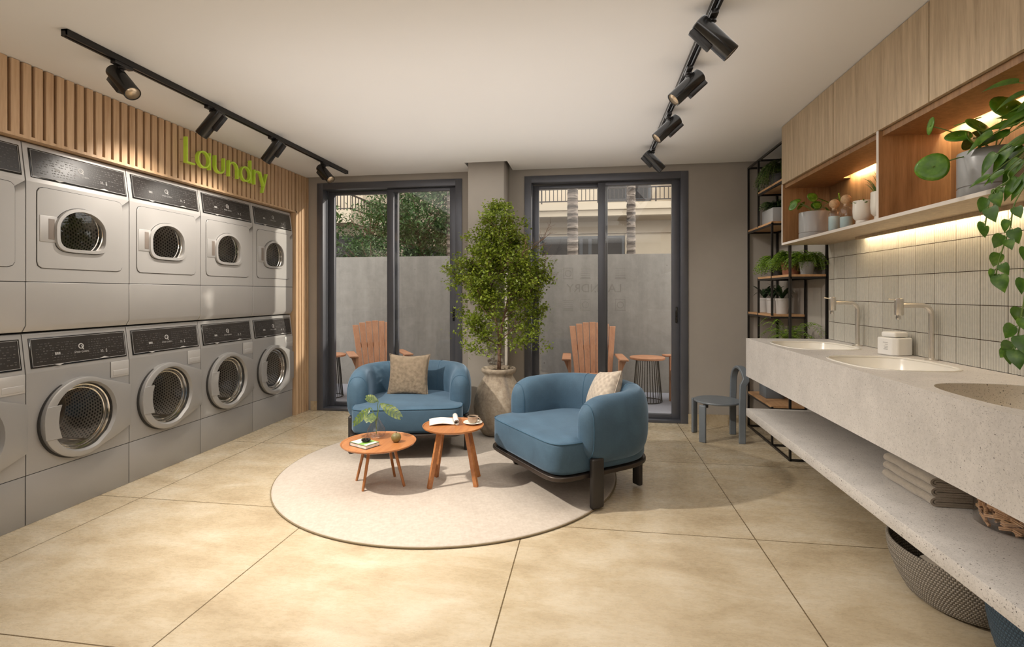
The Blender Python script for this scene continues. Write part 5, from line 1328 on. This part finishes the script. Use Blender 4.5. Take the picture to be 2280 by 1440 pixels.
for k in range(22): gl(MB().box(-4.912, -4.898, 10.10 + .14 * k, 10.115 + .14 * k, 3.02, 3.34)).build('baluster', M['railing'], g, smooth=False)
gl(MB().box(-9, -4.4, 9.4, 9.9, .3, 2.41)).build('low_annex', M['winglass'], g, smooth=False)
# palms
for k, (x, r_, lab) in enumerate(((-.287, .083, 'ringed palm trunk left of the centre bar in the right door'), (.710, .066, 'ringed palm trunk right of the centre bar in the right door'), (-2.475, .066, 'ringed palm trunk at the right edge of the left door'))):
    t = thing('palm_tree', lab, 'palm tree', (x, 9.0, .3)); b = MB(); pr = []; rr = random.Random(k)
    for q in range(90): pr.append((r_ * (1.12 - .10 * q / 90) + (.007 if q % 2 else 0), q * .058))
    b.lathe([(.0001, 0)] + pr + [(.0001, 5.25)], 20).build('trunk', M['palm'], t, ang=80)
    lb = MB()
    for q in range(16):
        a = 2 * PI * q / 16; C_ = bez((0, 0, 5.2), (.8 * math.cos(a), .8 * math.sin(a), 6.1), (1.7 * math.cos(a), 1.7 * math.sin(a), 5.0), 14)
        for i in range(1, 14):
            tt_ = (C_[i + 1] - C_[i]).normalized(); sd = tt_.cross(Vector((0, 0, 1))).normalized()
            for s in (1, -1): quadleaf(lb, C_[i], sd * s + tt_ * .6 - Vector((0, 0, .5)), (0, 0, 1), .5, .05)
    lb.build('fronds', M['treeout'], t)
# garden trees behind the wall
def garden_tree(lab, cx, cy, cz, rx_, ry_, rz_, n, seed, L=.075, trunk=True, mat='treeout', name='garden_tree', stray=.12):
    t = thing(name, lab, 'tree', (cx, cy, .3)); rr = random.Random(seed); b = MB(); s = MB()
    if trunk:
        s.tube([(0, 0, 0), (.03, 0, cz - .3 - rz_ * .5)], [.07, .05], 8)
        for k in range(14):
            a = rr.uniform(0, 2 * PI); e = Vector((rx_ * .75 * math.cos(a), ry_ * .7 * math.sin(a), cz - .3 + rz_ * rr.uniform(-.5, .7))); s.tube([tuple(p) for p in bez((.03, 0, cz - .3 - rz_ * .5), (e.x * .4, e.y * .4, e.z * .85), e, 6)], [.03, .026, .02, .015, .012, .008, .004], 5)
        s.build('trunk', M['bark'], t)
    cl = []
    for k in range(max(20, n // 40)):
        a = rr.uniform(0, 2 * PI); u = rr.uniform(-1, 1); q = math.sqrt(1 - u * u); f = rr.uniform(.45, 1.0) * (1 + rr.uniform(-stray, stray)); cl.append(Vector((rx_ * q * math.cos(a) * f, ry_ * q * math.sin(a) * f, cz - .3 + rz_ * u * f)))
    for k in range(n):
        c = cl[k % len(cl)]; q = c + Vector((rr.gauss(0, .11), rr.gauss(0, .11), rr.gauss(0, .10))); d = Vector((rr.gauss(0, 1), rr.gauss(0, 1), rr.gauss(-.2, .8))); l = L * rr.uniform(.6, 1.2)
        quadleaf(b, q, d, (rr.gauss(0, .5), rr.gauss(0, .5), 1), l, l * .5)
    b.build('foliage', M[mat], t, smooth=False); return t
garden_tree('dense green tree filling the right pane of the left door', -3.15, 9.3, 2.75, .98, .7, 1.05, 13000, 3)
garden_tree('thin leaning bush over the wall left of the dense tree', -4.05, 9.0, 2.55, .50, .45, .50, 1700, 4, .07)
garden_tree('low shrub peeking over the wall behind the left door', -3.75, 8.4, 1.95, .60, .4, .30, 2600, 5, .06)
garden_tree('sparse bamboo sprig at the left edge of the left door', -4.75, 8.6, 2.55, .20, .2, .55, 260, 6, .16)
